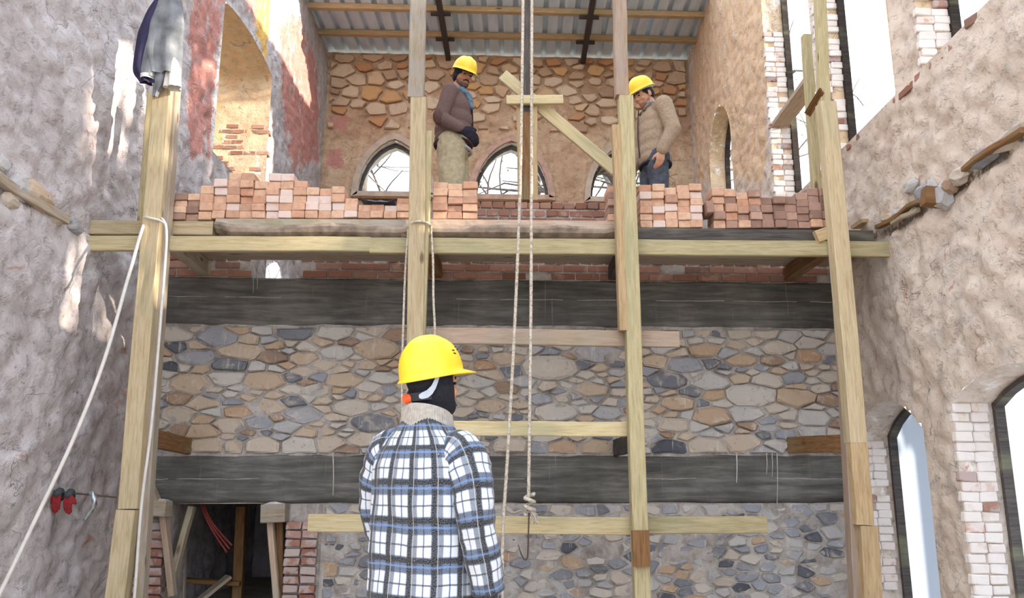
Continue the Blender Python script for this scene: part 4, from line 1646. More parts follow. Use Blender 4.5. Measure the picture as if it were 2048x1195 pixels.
def boots(parent, B, legs):
    for (h, k, a) in legs:
        me = blob('boot', [(a + V3(0, -.035, -.045), .042, a + V3(0, .15, -.050), .038), (a + V3(0, 0, .06), .052, a + V3(0, -.01, -.04), .046)], [((a.x, a.y + .12, a.z - .045), (.048, .07, .04))], .008, 3)
        mesh_obj('boot', me, M_BOOT, parent, B, smooth=True)


def cloth(name, c, wr=.9, scale=40, var=.14, bump=.45):
    return simple(name, c, wr, var=var, scale=scale, bump=bump, spec=.1)


STAND = [(V3(.09, 0, .92), V3(.11, .02, .50), V3(.12, -.01, .09)), (V3(-.09, 0, .92), V3(-.11, .02, .50), V3(-.12, -.01, .09))]

# --- worker in brown fleece
q = P(905, 330, YP + .72)
e, B = body_frame('person', 'worker in brown fleece and khaki trousers standing behind the bricks looking down', (q.x, YP + .74, zt + .05), rad(-98))
B = B @ Matrix.Diagonal((.985, .985, .985, 1))
Mh = Matrix.Translation((0, .085, 1.625)) @ Matrix.Rotation(rad(-50), 4, 'Z') @ Matrix.Rotation(rad(-16), 4, 'X') @ Matrix.Rotation(rad(-6), 4, 'Y')
armR = (V3(.185, .0, 1.40), V3(.235, -.075, 1.12), V3(.215, .13, 1.0))
armL = (V3(-.185, .02, 1.40), V3(-.245, .0, 1.12), V3(-.10, .165, 1.01))
hR = hand_caps(armR[2], V3(-.25, .8, -.45), V3(.75, .2, .4), V3(.1, .5, .85), .7)
hL = hand_caps(armL[2], V3(.9, .1, -.35), V3(0, .9, .3), V3(.2, .2, .9), .6)
mesh_obj('body', body_mesh('body', Mh, [armR, armL], STAND, [hR, hL], .03), M_SKIN, e, B, smooth=True)
M_FLEECE = cloth('fleece_brown', S(106, 86, 82), scale=90)
caps = []
for (s_, el, w_) in (armR, armL):
    caps += [(V3(s_.x * .45, s_.y, 1.40), .078, s_, .072), (s_, .074, el, .064), (el, .064, el.lerp(w_, .85), .05)]
jk = blob('jacket', caps, [((0, .0, 1.00), (.188, .172, .09)), ((0, .0, 1.08), (.190, .176, .13)), ((0, .005, 1.18), (.190, .174, .15)), ((0, .01, 1.29), (.190, .160, .15)), ((0, .015, 1.39), (.135, .118, .085)), ((0, .02, 1.455), (.088, .090, .045))], .009, 5, .009, 8, 3)
jo = mesh_obj('jacket', jk, M_FLEECE, e, B, smooth=True)
jo['label'] = 'brown fleece jacket'
mesh_obj('zip', tube_mesh('zip', smooth_path([V3(.0, .150, 1.42), V3(.0, .172, 1.28), V3(0, .180, 1.12), V3(0, .172, .98)], .05), .007, 6), M_BLACK, jo, B)
mesh_obj('hem_band', tube_mesh('hem_band', [V3(.180 * math.cos(a), .003 + .162 * math.sin(a), .945) for a in [2 * math.pi * i / 30 for i in range(31)]], .019, 8), cloth('hem_dark', S(74, 52, 52)), jo, B, smooth=True)
mesh_obj('elbow_patch', blob('elbow_patch', [], [(armR[1] + V3(.012, -.006, .0), (.058, .060, .08))], .009, 3), cloth('patch_brown', S(92, 70, 66)), jo, B, smooth=True)
mesh_obj('shirt_tail', tube_mesh('shirt_tail', [V3(.182 * math.cos(a), .006 + .160 * math.sin(a), .915 - .03 * math.sin(a)) for a in [2 * math.pi * i / 30 for i in range(31)]], .014, 8), cloth('shirt_grey', S(176, 176, 182)), e, B, smooth=True)
M_KHAKI = cloth('trousers_khaki', S(170, 158, 132), scale=30)
c_, el_ = trousers(STAND, extra=.028)
mesh_obj('trousers', blob('trousers', c_, el_, .01, 4, .012, 7, 9), M_KHAKI, e, B, smooth=True)
boots(e, B, STAND)
gl = [(p, r_ + .006, p2, r2 + .006) for (p, r_, p2, r2) in hR]
mesh_obj('glove', blob('glove', gl + [(armR[2] - V3(0, .03, 0), .036, armR[2] + V3(-.01, .02, -.01), .036)], [], .006, 2), cloth('glove_black', S(44, 42, 52)), e, B, smooth=True)
gl = [(p, r_ + .006, p2, r2 + .006) for (p, r_, p2, r2) in hL]
mesh_obj('glove', blob('glove', gl + [(armL[2] - V3(0, .03, 0), .036, armL[2] + V3(.01, .02, -.01), .036)], [], .006, 2), cloth('glove_black', S(44, 42, 52)), e, B, smooth=True)
face(e, B @ Mh, beard=1)
bn = blob('beanie', [], [((0, -.014, .042), (.084, .102, .092)), ((0, -.045, .0), (.084, .072, .075)), ((.07, -.02, -.01), (.02, .04, .045)), ((-.07, -.02, -.01), (.02, .04, .045))], .007, 3)
mesh_obj('beanie', bn, M_BLACK, e, B @ Mh, smooth=True)
helmet(e, B @ Mh @ Matrix.Translation((0, -.004, .058)) @ Matrix.Rotation(rad(-8), 4, 'X'), vents=False)
mesh_obj('scarf', blob('scarf', [(V3(.055, .09, 1.47), .026, V3(.02, .15, 1.40), .030), (V3(.02, .15, 1.40), .028, V3(.03, .175, 1.30), .022)], [((0, .045, 1.475), (.085, .085, .035))], .008, 3, .006, 20), cloth('scarf_blue', S(96, 118, 136), scale=30, var=.3), e, B, smooth=True)

# --- worker in tan jacket
q = P(1312, 330, YP + .80)
e, B = body_frame('person', 'worker in tan jacket and dark jeans behind the long brick stack looking down', (q.x, YP + .84, zt + .05), rad(100))
B = B @ Matrix.Diagonal((.975, .975, .945, 1))
Mh = Matrix.Translation((0, .085, 1.585)) @ Matrix.Rotation(rad(12), 4, 'Z') @ Matrix.Rotation(rad(-26), 4, 'X')
armL = (V3(-.205, -.02, 1.405), V3(-.265, -.075, 1.13), V3(-.235, .03, .905))
armR = (V3(.205, .0, 1.405), V3(.27, .02, 1.13), V3(.23, .12, .92))
hL = hand_caps(armL[2], V3(.05, .18, -1), V3(-.9, -.1, .1), V3(.1, .95, .1), .75)
hR = hand_caps(armR[2], V3(-.05, .25, -1), V3(.9, -.1, .1), V3(-.1, .95, .1), .6)
mesh_obj('body', body_mesh('body', Mh, [armR, armL], STAND, [hR, hL], .02), M_SKIN2, e, B, smooth=True)
caps = []
for (s_, el, w_) in (armR, armL):
    caps += [(V3(s_.x * .45, s_.y, 1.39), .088, s_, .085), (s_, .086, el, .074), (el, .074, el.lerp(w_, .93), .056)]
jk = blob('jacket', caps, [((0, -.005, .92), (.188, .152, .10)), ((0, -.005, 1.00), (.190, .154, .14)), ((0, -.005, 1.10), (.190, .154, .16)), ((0, -.005, 1.20), (.190, .153, .16)), ((0, -.005, 1.30), (.186, .146, .14)), ((0, .0, 1.38), (.14, .115, .09)), ((0, .012, 1.45), (.088, .090, .05))], .009, 5, .008, 10, 12)
jo = mesh_obj('jacket', jk, cloth('jacket_tan', S(160, 140, 120), scale=60), e, B, smooth=True)
jo['label'] = 'tan zipped jacket'
mesh_obj('zip', tube_mesh('zip', smooth_path([V3(0, .145, 1.42), V3(0, .156, 1.28), V3(0, .160, 1.10), V3(0, .150, .92)], .05), .006, 6), cloth('zip_dark', S(70, 62, 54)), jo, B)
mesh_obj('collar', blob('collar', [(V3(-.07, .05, 1.45), .022, V3(-.05, .115, 1.40), .016), (V3(.07, .05, 1.45), .022, V3(.05, .115, 1.40), .016)], [((0, -.01, 1.475), (.088, .085, .032))], .008, 3), cloth('collar_olive', S(104, 92, 78)), jo, B, smooth=True)
mesh_obj('shirt_collar', blob('shirt_collar', [], [((0, .03, 1.49), (.072, .075, .03))], .008, 2), cloth('shirt_grey2', S(150, 146, 150)), e, B, smooth=True)
mesh_obj('belt', tube_mesh('belt', [V3(.170 * math.cos(a), -.003 + .132 * math.sin(a), .850) for a in [2 * math.pi * i / 30 for i in range(31)]], .018, 8), M_BLACK, e, B, smooth=True)
c_, el_ = trousers(STAND, extra=.006)
mesh_obj('trousers', blob('trousers', c_, el_, .01, 4, .012, 8, 19), cloth('jeans_dark', S(78, 82, 92), scale=25, var=.25), e, B, smooth=True)
boots(e, B, STAND)
face(e, B @ Mh, beard=0)
mesh_obj('stubble', blob('stubble', [], [((0, .037, -.078), (.0515, .0475, .037)), ((0, .070, -.096), (.0235, .0195, .018)), ((.043, .015, -.055), (.018, .03, .032)), ((-.043, .015, -.055), (.018, .03, .032))], .006, 2), simple('stubble_light', S(150, 108, 88), .8), e, B @ Mh, smooth=True)
mesh_obj('hair', blob('hair', [(V3(.074, .015, .02), .012, V3(.074, .01, -.02), .009), (V3(-.074, .015, .02), .012, V3(-.074, .01, -.02), .009)], [((0, -.016, .040), (.081, .097, .090)), ((0, -.050, -.005), (.074, .058, .072))], .007, 2, .004, 40), M_HAIR, e, B @ Mh, smooth=True)
helmet(e, B @ Mh @ Matrix.Translation((0, -.004, .062)) @ Matrix.Rotation(rad(-2), 4, 'X'), vents=False)
mesh_obj('helmet_band', tube_mesh('helmet_band', [V3(.089 * math.cos(a), -.006 + .108 * math.sin(a), .052) for a in [2 * math.pi * i / 30 for i in range(31)]], .012, 8), simple('band_grey', S(170, 172, 178), .5), e, B @ Mh, smooth=True)

# --- man in the plaid jacket, seen from behind
YM = 3.2
q = P(852, 900, YM)
e, B = body_frame('person', 'man in blue and white plaid jacket and black balaclava seen from behind', (q.x, YM, 0), rad(-34))
B = B @ Matrix.Diagonal((.95, .97, 1, 1))
Mh = Matrix.Translation((.005, .035, 1.625)) @ Matrix.Rotation(rad(-20), 4, 'Z') @ Matrix.Rotation(rad(9), 4, 'X')
armR = (V3(.205, -.01, 1.375), V3(.275, -.03, 1.11), V3(.295, .03, .87))
armL = (V3(-.205, .0, 1.385), V3(-.27, .03, 1.12), V3(-.24, .15, .91))
hR = hand_caps(armR[2], V3(.0, .2, -1), V3(.95, -.1, .1), V3(-.1, .95, .1), .5)
hL = hand_caps(armL[2], V3(.1, .3, -1), V3(-.95, -.1, .1), V3(.1, .95, .1), .5)
mesh_obj('body', body_mesh('body', Mh, [armR, armL], STAND, [hR, hL], .0), M_SKIN2, e, B, smooth=True)
face(e, B @ Mh)

g = G('plaid_fleece', .95)
g.b.inputs['Specular IOR Level'].default_value = .05
g.b.inputs['Sheen Weight'].default_value = .15
uv = g.n('UVMap', uv_map='UVMap').outputs[0]
wob = g.noise(uv, 6, 2, .5, 0, 'Color')
uvw = g.n('VectorMath', {0: uv, 1: g.n('VectorMath', {0: wob, 3: .018}, operation='SCALE').outputs[0]}, operation='ADD').outputs[0]
sp = g.n('SeparateXYZ', {0: uvw})


def stripe(coord, period, centre, half, soft=.05):
    fr = g.math('FRACT', g.math('ADD', g.math('DIVIDE', coord, period), 10.5 - centre))
    d = g.math('ABSOLUTE', g.math('SUBTRACT', fr, .5))
    return g.step(d, half + soft / 2, half - soft / 2)


PU, PV = .106, .138
c = S(206, 209, 215)
navy, slate, black = S(104, 118, 140), S(148, 156, 168), S(70, 74, 86)
def mul(c, m_, tint): return g.mix(1.0, c, g.mix(m_, (1, 1, 1, 1), tint), 'MULTIPLY')
c = mul(c, stripe(sp.outputs[1], PV, .0, .22), navy)
c = mul(c, stripe(sp.outputs[0], PU, .0, .22), slate)
c = mul(c, stripe(sp.outputs[0], PU, -.10, .09), black)
c = mul(c, stripe(sp.outputs[1], PV, .12, .07), black)
c = mul(c, stripe(sp.outputs[1], PV, .5, .022, .03), S(110, 116, 128))
c = mul(c, stripe(sp.outputs[0], PU, .5, .026, .03), S(96, 124, 168))
c = g.mix(g.math('MULTIPLY', stripe(sp.outputs[0], PU, .03, .012, .02), .6), c, S(206, 196, 184))
c = g.mix(g.math('MULTIPLY', stripe(sp.outputs[1], PV, -.04, .03, .03), .4), c, S(120, 156, 214))
weave = g.noise(uv, 260, 2)
c = g.mix(g.math('MULTIPLY', g.step(weave, .35, .7), .22), c, S(200, 200, 204))
spl = g.noise(uv, 11, 5, .75)
c = g.mix(g.step(spl, .70, .73), c, S(226, 226, 226))
g.color(c).bump(g.math('ADD', g.noise(uv, 160, 3), g.noise(uv, 9, 3)), .5, .006)
M_PLAID = g.m


def loft(name, rings, closed_u=True, uv0=(0, 0), caps=(False, False)):
    """rings: lists of points; UVs in metres along and around"""
    n, m_ = len(rings), len(rings[0])
    v = [p for r_ in rings for p in r_]
    mid = rings[n // 2]
    us = [0.0]
    for k in range(m_):
        us.append(us[-1] + (mid[(k + 1) % m_] - mid[k]).length)
    vs = [0.0]
    for i in range(n - 1):
        vs.append(vs[-1] + max((rings[i + 1][k] - rings[i][k]).length for k in range(0, m_, max(1, m_ // 8))))
    f, uvs = [], []
    for i in range(n - 1):
        for k in range(m_):
            k2 = (k + 1) % m_
            f.append((i * m_ + k, i * m_ + k2, (i + 1) * m_ + k2, (i + 1) * m_ + k))
            uvs += [(us[k] + uv0[0], vs[i] + uv0[1]), (us[k + 1] + uv0[0], vs[i] + uv0[1]), (us[k + 1] + uv0[0], vs[i + 1] + uv0[1]), (us[k] + uv0[0], vs[i + 1] + uv0[1])]
    for cap, idx in zip(caps, (list(range(m_))[::-1], [(n - 1) * m_ + k for k in range(m_)])):
        if cap:
            f.append(tuple(idx))
            uvs += [(0, 0)] * m_
    me = pydata(name, v, f)
    ul = me.uv_layers.new(name='UVMap')
    ul.data.foreach_set('uv', [x for p in uvs for x in p])
    return me


def interp(tab, z):
    for a, b in zip(tab, tab[1:]):
        if a[0] <= z <= b[0]:
            t = (z - a[0]) / (b[0] - a[0])
            t = t * t * (3 - 2 * t) * .5 + t * .5
            return [x + (y - x) * t for x, y in zip(a[1:], b[1:])]
    return tab[-1][1:]


TAB = [(.70, .232, .165, .0), (.95, .228, .160, .0), (1.10, .226, .158, .0), (1.25, .224, .156, -.005), (1.31, .218, .148, -.01), (1.365, .203, .136, -.012), (1.41, .170, .120, -.012), (1.45, .128, .105, -.012), (1.485, .095, .092, -.01), (1.51, .084, .084, -.005)]
rings = []
NZ, NK = 64, 72
for i in range(NZ + 1):
    z = .70 + (1.51 - .70) * i / NZ
    a, b, cy = interp(TAB, z)
    ring = []
    for k in range(NK):
        an = 2 * math.pi * k / NK + math.pi / 2
        ca, sa = math.cos(an), math.sin(an)
        ex = 2 / 2.6
        x = a * math.copysign(abs(ca) ** ex, ca)
        y = b * math.copysign(abs(sa) ** ex, sa)
        fold = .010 * mnoise.noise((x * 5 + 2, y * 4, z * 4.5)) + .007 * mnoise.noise((x * 11, y * 9, z * 9 + 4)) * (1 if z < 1.4 else .4)
        if y < 0: fold += .008 * math.exp(-((x - .11 - (1.3 - z) * .12) / .03) ** 2) * (z < 1.34)
        sh = .03 * max(0, (z - 1.36) / .15) * (1 - abs(x) / .25)
        nl = math.hypot(x, y) or 1
        ring.append(V3(x * (1 + fold / nl), y * (1 + fold / nl) + cy + sh * .2, z))
    rings.append(ring)
jo = mesh_obj('jacket', loft('jacket', rings, uv0=(.03, .0)), M_PLAID, e, B, smooth=True)
jo['label'] = 'blue, white and navy plaid fleece jacket'
for (s_, el, w_), side in ((armR, 1), (armL, -1)):
    path = smooth_path([s_ + V3(-.115 * side, 0, -.005), s_ + V3(-.015 * side, 0, -.022), s_.lerp(el, .5) + V3(.012 * side, -.008, 0), el, el.lerp(w_, .5), w_ + V3(0, 0, -.0)], .018)
    rr = []
    n = len(path)
    nx = V3(0, 1, 0)
    for i, p in enumerate(path):
        t = i / (n - 1)
        tg = (path[min(i + 1, n - 1)] - path[max(0, i - 1)]).normalized()
        nx = (nx - tg * nx.dot(tg)).normalized()
        ny = tg.cross(nx)
        r_ = .104 - .030 * min(1, t / .55) - .010 * max(0, (t - .55) / .45)
        if t < .22: r_ *= .66 + .34 * math.sin(t / .22 * math.pi / 2)
        ring = []
        for k in range(32):
            an = 2 * math.pi * k / 32
            u_ = nx * math.cos(an) + ny * math.sin(an)
            w2 = p + u_ * r_
            fold = .010 * mnoise.noise((t * 9 + side, math.cos(an) * 1.2, math.sin(an) * 1.2)) + .007 * mnoise.noise((t * 22, math.cos(an) * 1.5, math.sin(an) * 1.5 + side))
            ring.append(w2 + u_ * fold)
        rr.append(ring)
    mesh_obj('sleeve', loft('sleeve', rr, uv0=(.02, .05), caps=(True, False)), M_PLAID, jo, B, smooth=True)
    cuff = [[w_ + V3(0, 0, -.03 + .04 * j) + (V3(math.cos(2 * math.pi * k / 20), math.sin(2 * math.pi * k / 20), 0) * (.045 + .006 * (j == 1))) for k in range(20)] for j in range(3)]
    mesh_obj('cuff', loft('cuff', cuff), M_PLAID, jo, B, smooth=True)
# ribbed knit collar
M_KNIT = cloth('knit_grey', S(168, 160, 152), scale=50)
rr = []
for (z, r_, dz) in ((1.445, .118, .0), (1.472, .113, .0), (1.498, .108, .0), (1.522, .104, .0), (1.530, .096, .0), (1.51, .088, .0)):
    ring = []
    for k in range(120):
        an = 2 * math.pi * k / 120
        rb_ = r_ * (1 + .018 * (k % 2))
        tilt = .030 * math.sin(an)
        ring.append(V3(rb_ * math.cos(an), rb_ * math.sin(an) * .95 + .005, z - tilt * (z - 1.40) / .15))
    rr.append(ring)
co_ = mesh_obj('collar', loft('collar', rr), M_KNIT, jo, B)
co_['label'] = 'grey ribbed knit collar'
c2 = blob('trousers', *trousers(STAND, extra=.008), .011, 4, .008, 8, 3)
mesh_obj('trousers', c2, cloth('work_trousers', S(74, 76, 84)), e, B, smooth=True)
boots(e, B, STAND)
bl = blob('balaclava', [(V3(0, -.02, -.05), .078, V3(0, -.035, -.145), .075)], [((0, -.014, .036), (.088, .103, .094)), ((0, -.008, -.025), (.093, .096, .092)), ((0, .020, -.078), (.070, .072, .055))], .007, 4, .003, 16)
bo = mesh_obj('balaclava', bl, M_BLACK, e, B @ Mh, smooth=True)
bo['label'] = 'black knitted balaclava'
HM = B @ Mh @ Matrix.Translation((0, -.002, .052)) @ Matrix.Rotation(rad(4), 4, 'X') @ Matrix.Diagonal((1.08, 1.06, 1.18, 1))
ho = helmet(e, HM, brim=.05)
M_STRAP = simple('strap_grey', S(176, 182, 194), .5)
M_ORANGE = simple('knob_orange', S(228, 96, 52), .45)
M_BLKP = simple('plastic_black', S(40, 40, 46), .5)


def band(name, pts, mat, wid, parent, M, a=.094, b=.114, th=.004):
    """a flat strap lying on the back of the head: pts are (angle from the back in degrees, z)"""
    v, f = [], []
    for (dg_, z, hw) in pts:
        an = rad(dg_) - math.pi / 2
        for (o_, zz) in ((0, z - hw), (0, z + hw), (th, z + hw), (th, z - hw)):
            v.append(((a + o_) * math.cos(an), -.01 + (b + o_) * math.sin(an), zz))
    n = len(pts)
    for i in range(n - 1):
        for k in range(4):
            f.append((i * 4 + k, i * 4 + (k + 1) % 4, (i + 1) * 4 + (k + 1) % 4, (i + 1) * 4 + k))
    f.append((0, 1, 2, 3))
    f.append(((n - 1) * 4 + 3, (n - 1) * 4 + 2, (n - 1) * 4 + 1, (n - 1) * 4))
    return mesh_obj(name, pydata(name, v, f), mat, parent, M)


Mb = B @ Mh
band('strap', [(d_, -.030 + .0, .016) for d_ in range(-60, 61, 6)], M_BLKP, .016, ho, Mb)
for sd_ in (1, -1):
    band('strap_arm', [(sd_ * 34, -.030, .006), (sd_ * 40, -.029, .012), (sd_ * 52, -.024, .015), (sd_ * 62, -.010, .016), (sd_ * 70, .012, .018), (sd_ * 76, .040, .022), (sd_ * 80, .060, .024)], M_STRAP, .012, ho, Mb, a=.097, b=.117)
bm = bmesh.new()
for k in range(2):
    bmesh.ops.create_cone(bm, cap_ends=True, segments=12, radius1=.021 - .003 * k, radius2=.019 - .003 * k, depth=.016, matrix=Matrix.Translation((0, -.132 - .006 * k, -.034)) @ Matrix.Rotation(rad(90), 4, 'X'))
mesh_obj('adjuster_knob', bm_mesh('adjuster_knob', bm), M_ORANGE, ho, Mb)['label'] = 'orange ratchet knob'

# ------------------------------------------------------------------ coat hung on the post
coat = empty('hung_jacket', P(318, 175, YP - .12), 'grey and navy work jacket hung over the top of a scaffold post', 'jacket')
M_COAT = cloth('coat_grey', S(136, 138, 142), scale=6, var=.3)
M_COATN = cloth('coat_navy', S(62, 58, 84), scale=9)
M_COATW = cloth('coat_lining', S(226, 222, 216), scale=30, var=.06)


def drape(name, pts, mat, seed, amp=.02, nf=5):
    """pts: (px, py, half width in metres, half depth)"""
    cs = smooth_path([P(p[0], p[1], YP - .13) for p in pts], .02)
    n = len(cs)
    rr = []
    for i, c_ in enumerate(cs):
        t = i / (n - 1) * (len(pts) - 1)
        k = min(int(t), len(pts) - 2)
        u_ = t - k
        hw = pts[k][2] + (pts[k + 1][2] - pts[k][2]) * u_
        hd = pts[k][3] + (pts[k + 1][3] - pts[k][3]) * u_
        ring = []
        for j in range(28):
            an = 2 * math.pi * j / 28
            fo = amp * (i / n + .25) * math.sin(nf * an + seed) + amp * .5 * mnoise.noise((math.cos(an) * 2 + seed, math.sin(an) * 2, i * .12))
            ring.append(c_ + V3((hw + fo) * math.cos(an), (hd + fo) * math.sin(an), .018 * mnoise.noise((an, seed, 1)) * (i == n - 1)))
        rr.append(ring)
    return mesh_obj(name, loft(name, rr, caps=(True, False)), mat, coat, smooth=True)


drape('coat_body', [(345, -45, .05, .05), (338, 20, .085, .06), (330, 80, .12, .065), (328, 130, .13, .07), (330, 150, .10, .06)], M_COAT, 1.0)
drape('coat_back', [(338, -30, .03, .03), (308, 30, .06, .04), (290, 95, .075, .045), (283, 140, .06, .04), (296, 165, .05, .03)], M_COATN, 2.2, .012, 4)
sl = drape('sleeve', [(338, -20, .05, .05), (320, 50, .062, .055), (305, 110, .064, .058), (296, 156, .058, .055)], M_COAT, 4.0, .008, 3)
cf = [P(296, 150, YP - .13) + V3(0, 0, 0)]
rr = [[P(295.5, 152 + j * 4, YP - .13) + V3(.052 * (1 if j < 2 else .9) * math.cos(a), .052 * math.sin(a) - .01, 0) for a in [2 * math.pi * k / 24 for k in range(24)]] for j in range(3)]
mesh_obj('cuff', loft('cuff', rr), M_COATW, sl, smooth=True)
drape('lining', [(348, 118, .03, .03), (347, 145, .055, .05), (346, 176, .06, .055)], M_COATW, 3.0, .012, 5)
drape('coat_tail', [(322, 140, .05, .03), (318, 168, .035, .025), (310, 192, .012, .012)], M_COAT, 5.0, .008, 3)

# ------------------------------------------------------------------ gloves and wire on a rod from the wall
rd = timber('iron_rod', WL(105, 982) + V3(.0, 0, 0), P(232, 994, YP - .075), .012, .012, M_IRON, None, n=1, bev=.003)
tag(rd, 'thin rusty rod between the plastered wall and the first scaffold post', 'rod')
M_GLR = cloth('glove_red', S(132, 44, 46), scale=40)
M_GLG = cloth('glove_dark', S(66, 70, 72), scale=40)
for k, (px, py, lab) in enumerate(((122, 985, 'red work glove draped over the rod, palm outward'), (140, 984, 'red and dark grey work glove draped over the rod, fingers hanging'))):
    a = WL(105, 982)
    b = P(232, 994, YP - .075)
    t = (px - 105) / 127.0
    p = a.lerp(b, .12 + .17 * k) + V3(0, -.03, -.01)
    gv = empty('work_glove', p, lab, 'glove', 'gloves on the rod')
    hc = [(q0, r0 + .004, q1, r1 + .003) for (q0, r0, q1, r1) in hand_caps(V3(0, 0, .0), V3(.04 * (1 if k else -1), -.05, -1), V3(0, -1, 0), V3(1 if k else -1, 0, 0), .25, .72)]
    mesh_obj('hand_part', blob('hand_part', hc, [], .005, 2), M_GLR, gv, Matrix.Translation(p), smooth=True)
    mesh_obj('cuff', blob('cuff', [(V3(0, 0, .0), .030, V3(0, .03, .014), .030), (V3(0, .04, .01), .028, V3(0, .05, -.03), .026)], [], .008, 2), M_GLG, gv, Matrix.Translation(p), smooth=True)
p = WL(105, 982).lerp(P(232, 994, YP - .075), .62)
tw = tag(mesh_obj('foil_strip', tube_mesh('foil_strip', smooth_path([p + V3(-.01, 0, .02), p + V3(.02, -.02, .0), p + V3(.035, -.025, -.05), p + V3(.02, -.02, -.10), p + V3(.0, -.02, -.13), p + V3(-.02, -.02, -.17)], .012), lambda t: .016 * (1 - .6 * t) + .004, 8, twist=40, amp=.35), simple('foil', S(170, 176, 180), .3, metal=.7), smooth=True), 'crumpled silvery strip twisted round the rod', 'strip')

# ------------------------------------------------------------------ props and clutter in the doorway
dg_ = 'timber props in the doorway'
for nm, a, b, w_, h_, m_, Ya, Yb, lab in (
        ('lintel_block', (284, 1014), (338, 1016), .16, .13, M_WOODGR, YC - .09, YC - .09, 'grey sawn beam end capped with mortar beside the brick door pier'),
        ('lintel_block', (526, 1026), (574, 1024), .16, .15, M_WOODGR, YC - .09, YC - .09, 'grey sawn beam end capped with mortar on the far door jamb'),
        ('timber_prop', (327, 1026), (345, 1190), .05, .09, M_WOODP, YC - .05, YC - .05, 'straight pinkish prop standing under the beam end at the brick pier'),
        ('timber_prop', (384, 1012), (340, 1176), .05, .09, M_WOODGR, YC + .16, YC + .10, 'slanting grey prop leaning across the doorway'),
        ('timber_prop', (277, 918), (316, 1006), .05, .10, M_WOODGR, YC - .12, YC - .12, 'short slanting strut from the first post down to the beam end'),
        ('timber_prop', (541, 1042), (554, 1200), .05, .08, M_WOODP, YC - .04, YC - .04, 'pale upright prop under the beam end at the far jamb'),
        ('timber_prop', (561, 1042), (560, 1200), .06, .06, M_WOODB, YC + .1, YC + .1, 'brown upright prop against the far jamb reveal'),
        ('timber_prop', (484, 1012), (474, 1210), .09, .09, M_WOODB, YC + .9, YC + .9, 'dark brown post standing inside the dim room'),
        ('loose_board', (368, 1160), (482, 1166), .12, .04, M_WOODB, YC + .85, YC + .85, 'brown board fixed across inside the dim room'),
        ('loose_board', (398, 1200), (458, 1152), .14, .03, M_WOODGR, YC + .6, YC + .75, 'dusty grey board lying askew inside the doorway'),
        ('timber_prop', (366, 1010), (362, 1210), .07, .06, M_WOODGR, YC + .55, YC + .55, 'thin grey upright inside the doorway')):
    o = timber(nm, P(a[0], a[1], Ya), P(b[0], b[1], Yb), w_, h_, m_, None)
    tag(o, lab, 'prop' if nm == 'timber_prop' else ('board' if nm == 'loose_board' else 'beam end'), dg_ if nm == 'timber_prop' else None)
M_MW = simple('mortar_white', S(196, 188, 182), .95, var=.12, scale=30, bump=.6)


def rock(name, c_, r_, mat, parent, seed, sq=(1, 1, 1), sub=2):
    bm = bmesh.new()
    bmesh.ops.create_icosphere(bm, subdivisions=sub, radius=1)
    for v_ in bm.verts:
        d = 1 + .35 * mnoise.noise(v_.co * 1.6 + V3(seed, seed * 2, 0)) + .15 * mnoise.noise(v_.co * 4 + V3(seed, 0, 5))
        v_.co = V3(v_.co.x * r_ * sq[0], v_.co.y * r_ * sq[1], v_.co.z * r_ * sq[2]) * d
    me = bm_mesh(name, bm)
    at_ = me.attributes.new('tone', 'FLOAT', 'POINT')
    at_.data.foreach_set('value', [(.22, .38, .56, .62, .75, .97)[int(seed) % 6]] * len(me.vertices))
    return mesh_obj(name, me, mat, parent, Matrix.Translation(c_))


for px, py, sc in ((312, 1005, .10), (550, 1012, .09)):
    o = rock('mortar_heap', P(px, py, YC - .1) + V3(0, 0, .01), sc, M_MW, None, px * .1, (1.1, .7, .32))
    tag(o, 'heap of pale mortar on the beam end at the ' + ('brick pier' if px < 400 else 'far jamb'), 'mortar')
cn = empty('red_conduit', P(402, 1008, YC + .3), 'bundle of red flexible conduit hanging inside the doorway', 'conduit')
M_RED = simple('conduit_red', S(120, 48, 44), .5)
for k in range(3):
    mesh_obj('tube', tube_mesh('tube', smooth_path([P(400 + 3 * k, 1006, YC + .3), P(414 + 4 * k, 1040, YC + .28), P(432 + 5 * k, 1072 - 3 * k, YC + .26), P(454 + 5 * k, 1104 - 7 * k, YC + .22)], .03), .009, 8), M_RED, cn, smooth=True)

# ------------------------------------------------------------------ remains of the old floor along the side walls
rk = random.Random(12)
for (px, py, r_, sq) in ((1888, 392, .11, (.8, 1, 1.2)), (1902, 372, .08, (.8, 1, 1)), (1848, 388, .10, (.6, 1.5, .9)), (1822, 372, .08, (.5, 1.5, .8)), (1866, 378, .07, (.8, .8, 1.2)), (1775, 436, .07, (.7, 1.6, .7)), (1795, 428, .06, (.7, 1.5, .8)),
                         (1760, 455, .06, (.8, 1.4, .9)), (1920, 352, .09, (.6, 1.6, .8)), (1965, 318, .10, (.5, 1.8, .7)), (2010, 285, .09, (.5, 1.6, .8)), (1745, 470, .06, (.8, 1.2, .9))):
    rock('stone', WR(px, py) + V3(.0, 0, 0), r_ * .82, M_STONE, wall_right, rk.uniform(1, 90), sq)
for (a, b, w_) in (((1765, 455), (1850, 398), .05), ((1790, 448), (1842, 418), .03), ((1938, 336), (2060, 262), .06), ((1975, 305), (2055, 250), .04)):
    timber('joist_remnant', WR(*a) + V3(-.03, 0, 0), WR(*b) + V3(-.03, 0, 0), w_, .035, M_WOODGR if w_ < .045 else M_WOODB, wall_right, n=4, jit=.012)
timber('joist_remnant', WR(1880, 398) + V3(-.12, 0, .02), WR(1884, 398) + V3(.06, 0, 0), .10, .13, M_WOODB, wall_right)
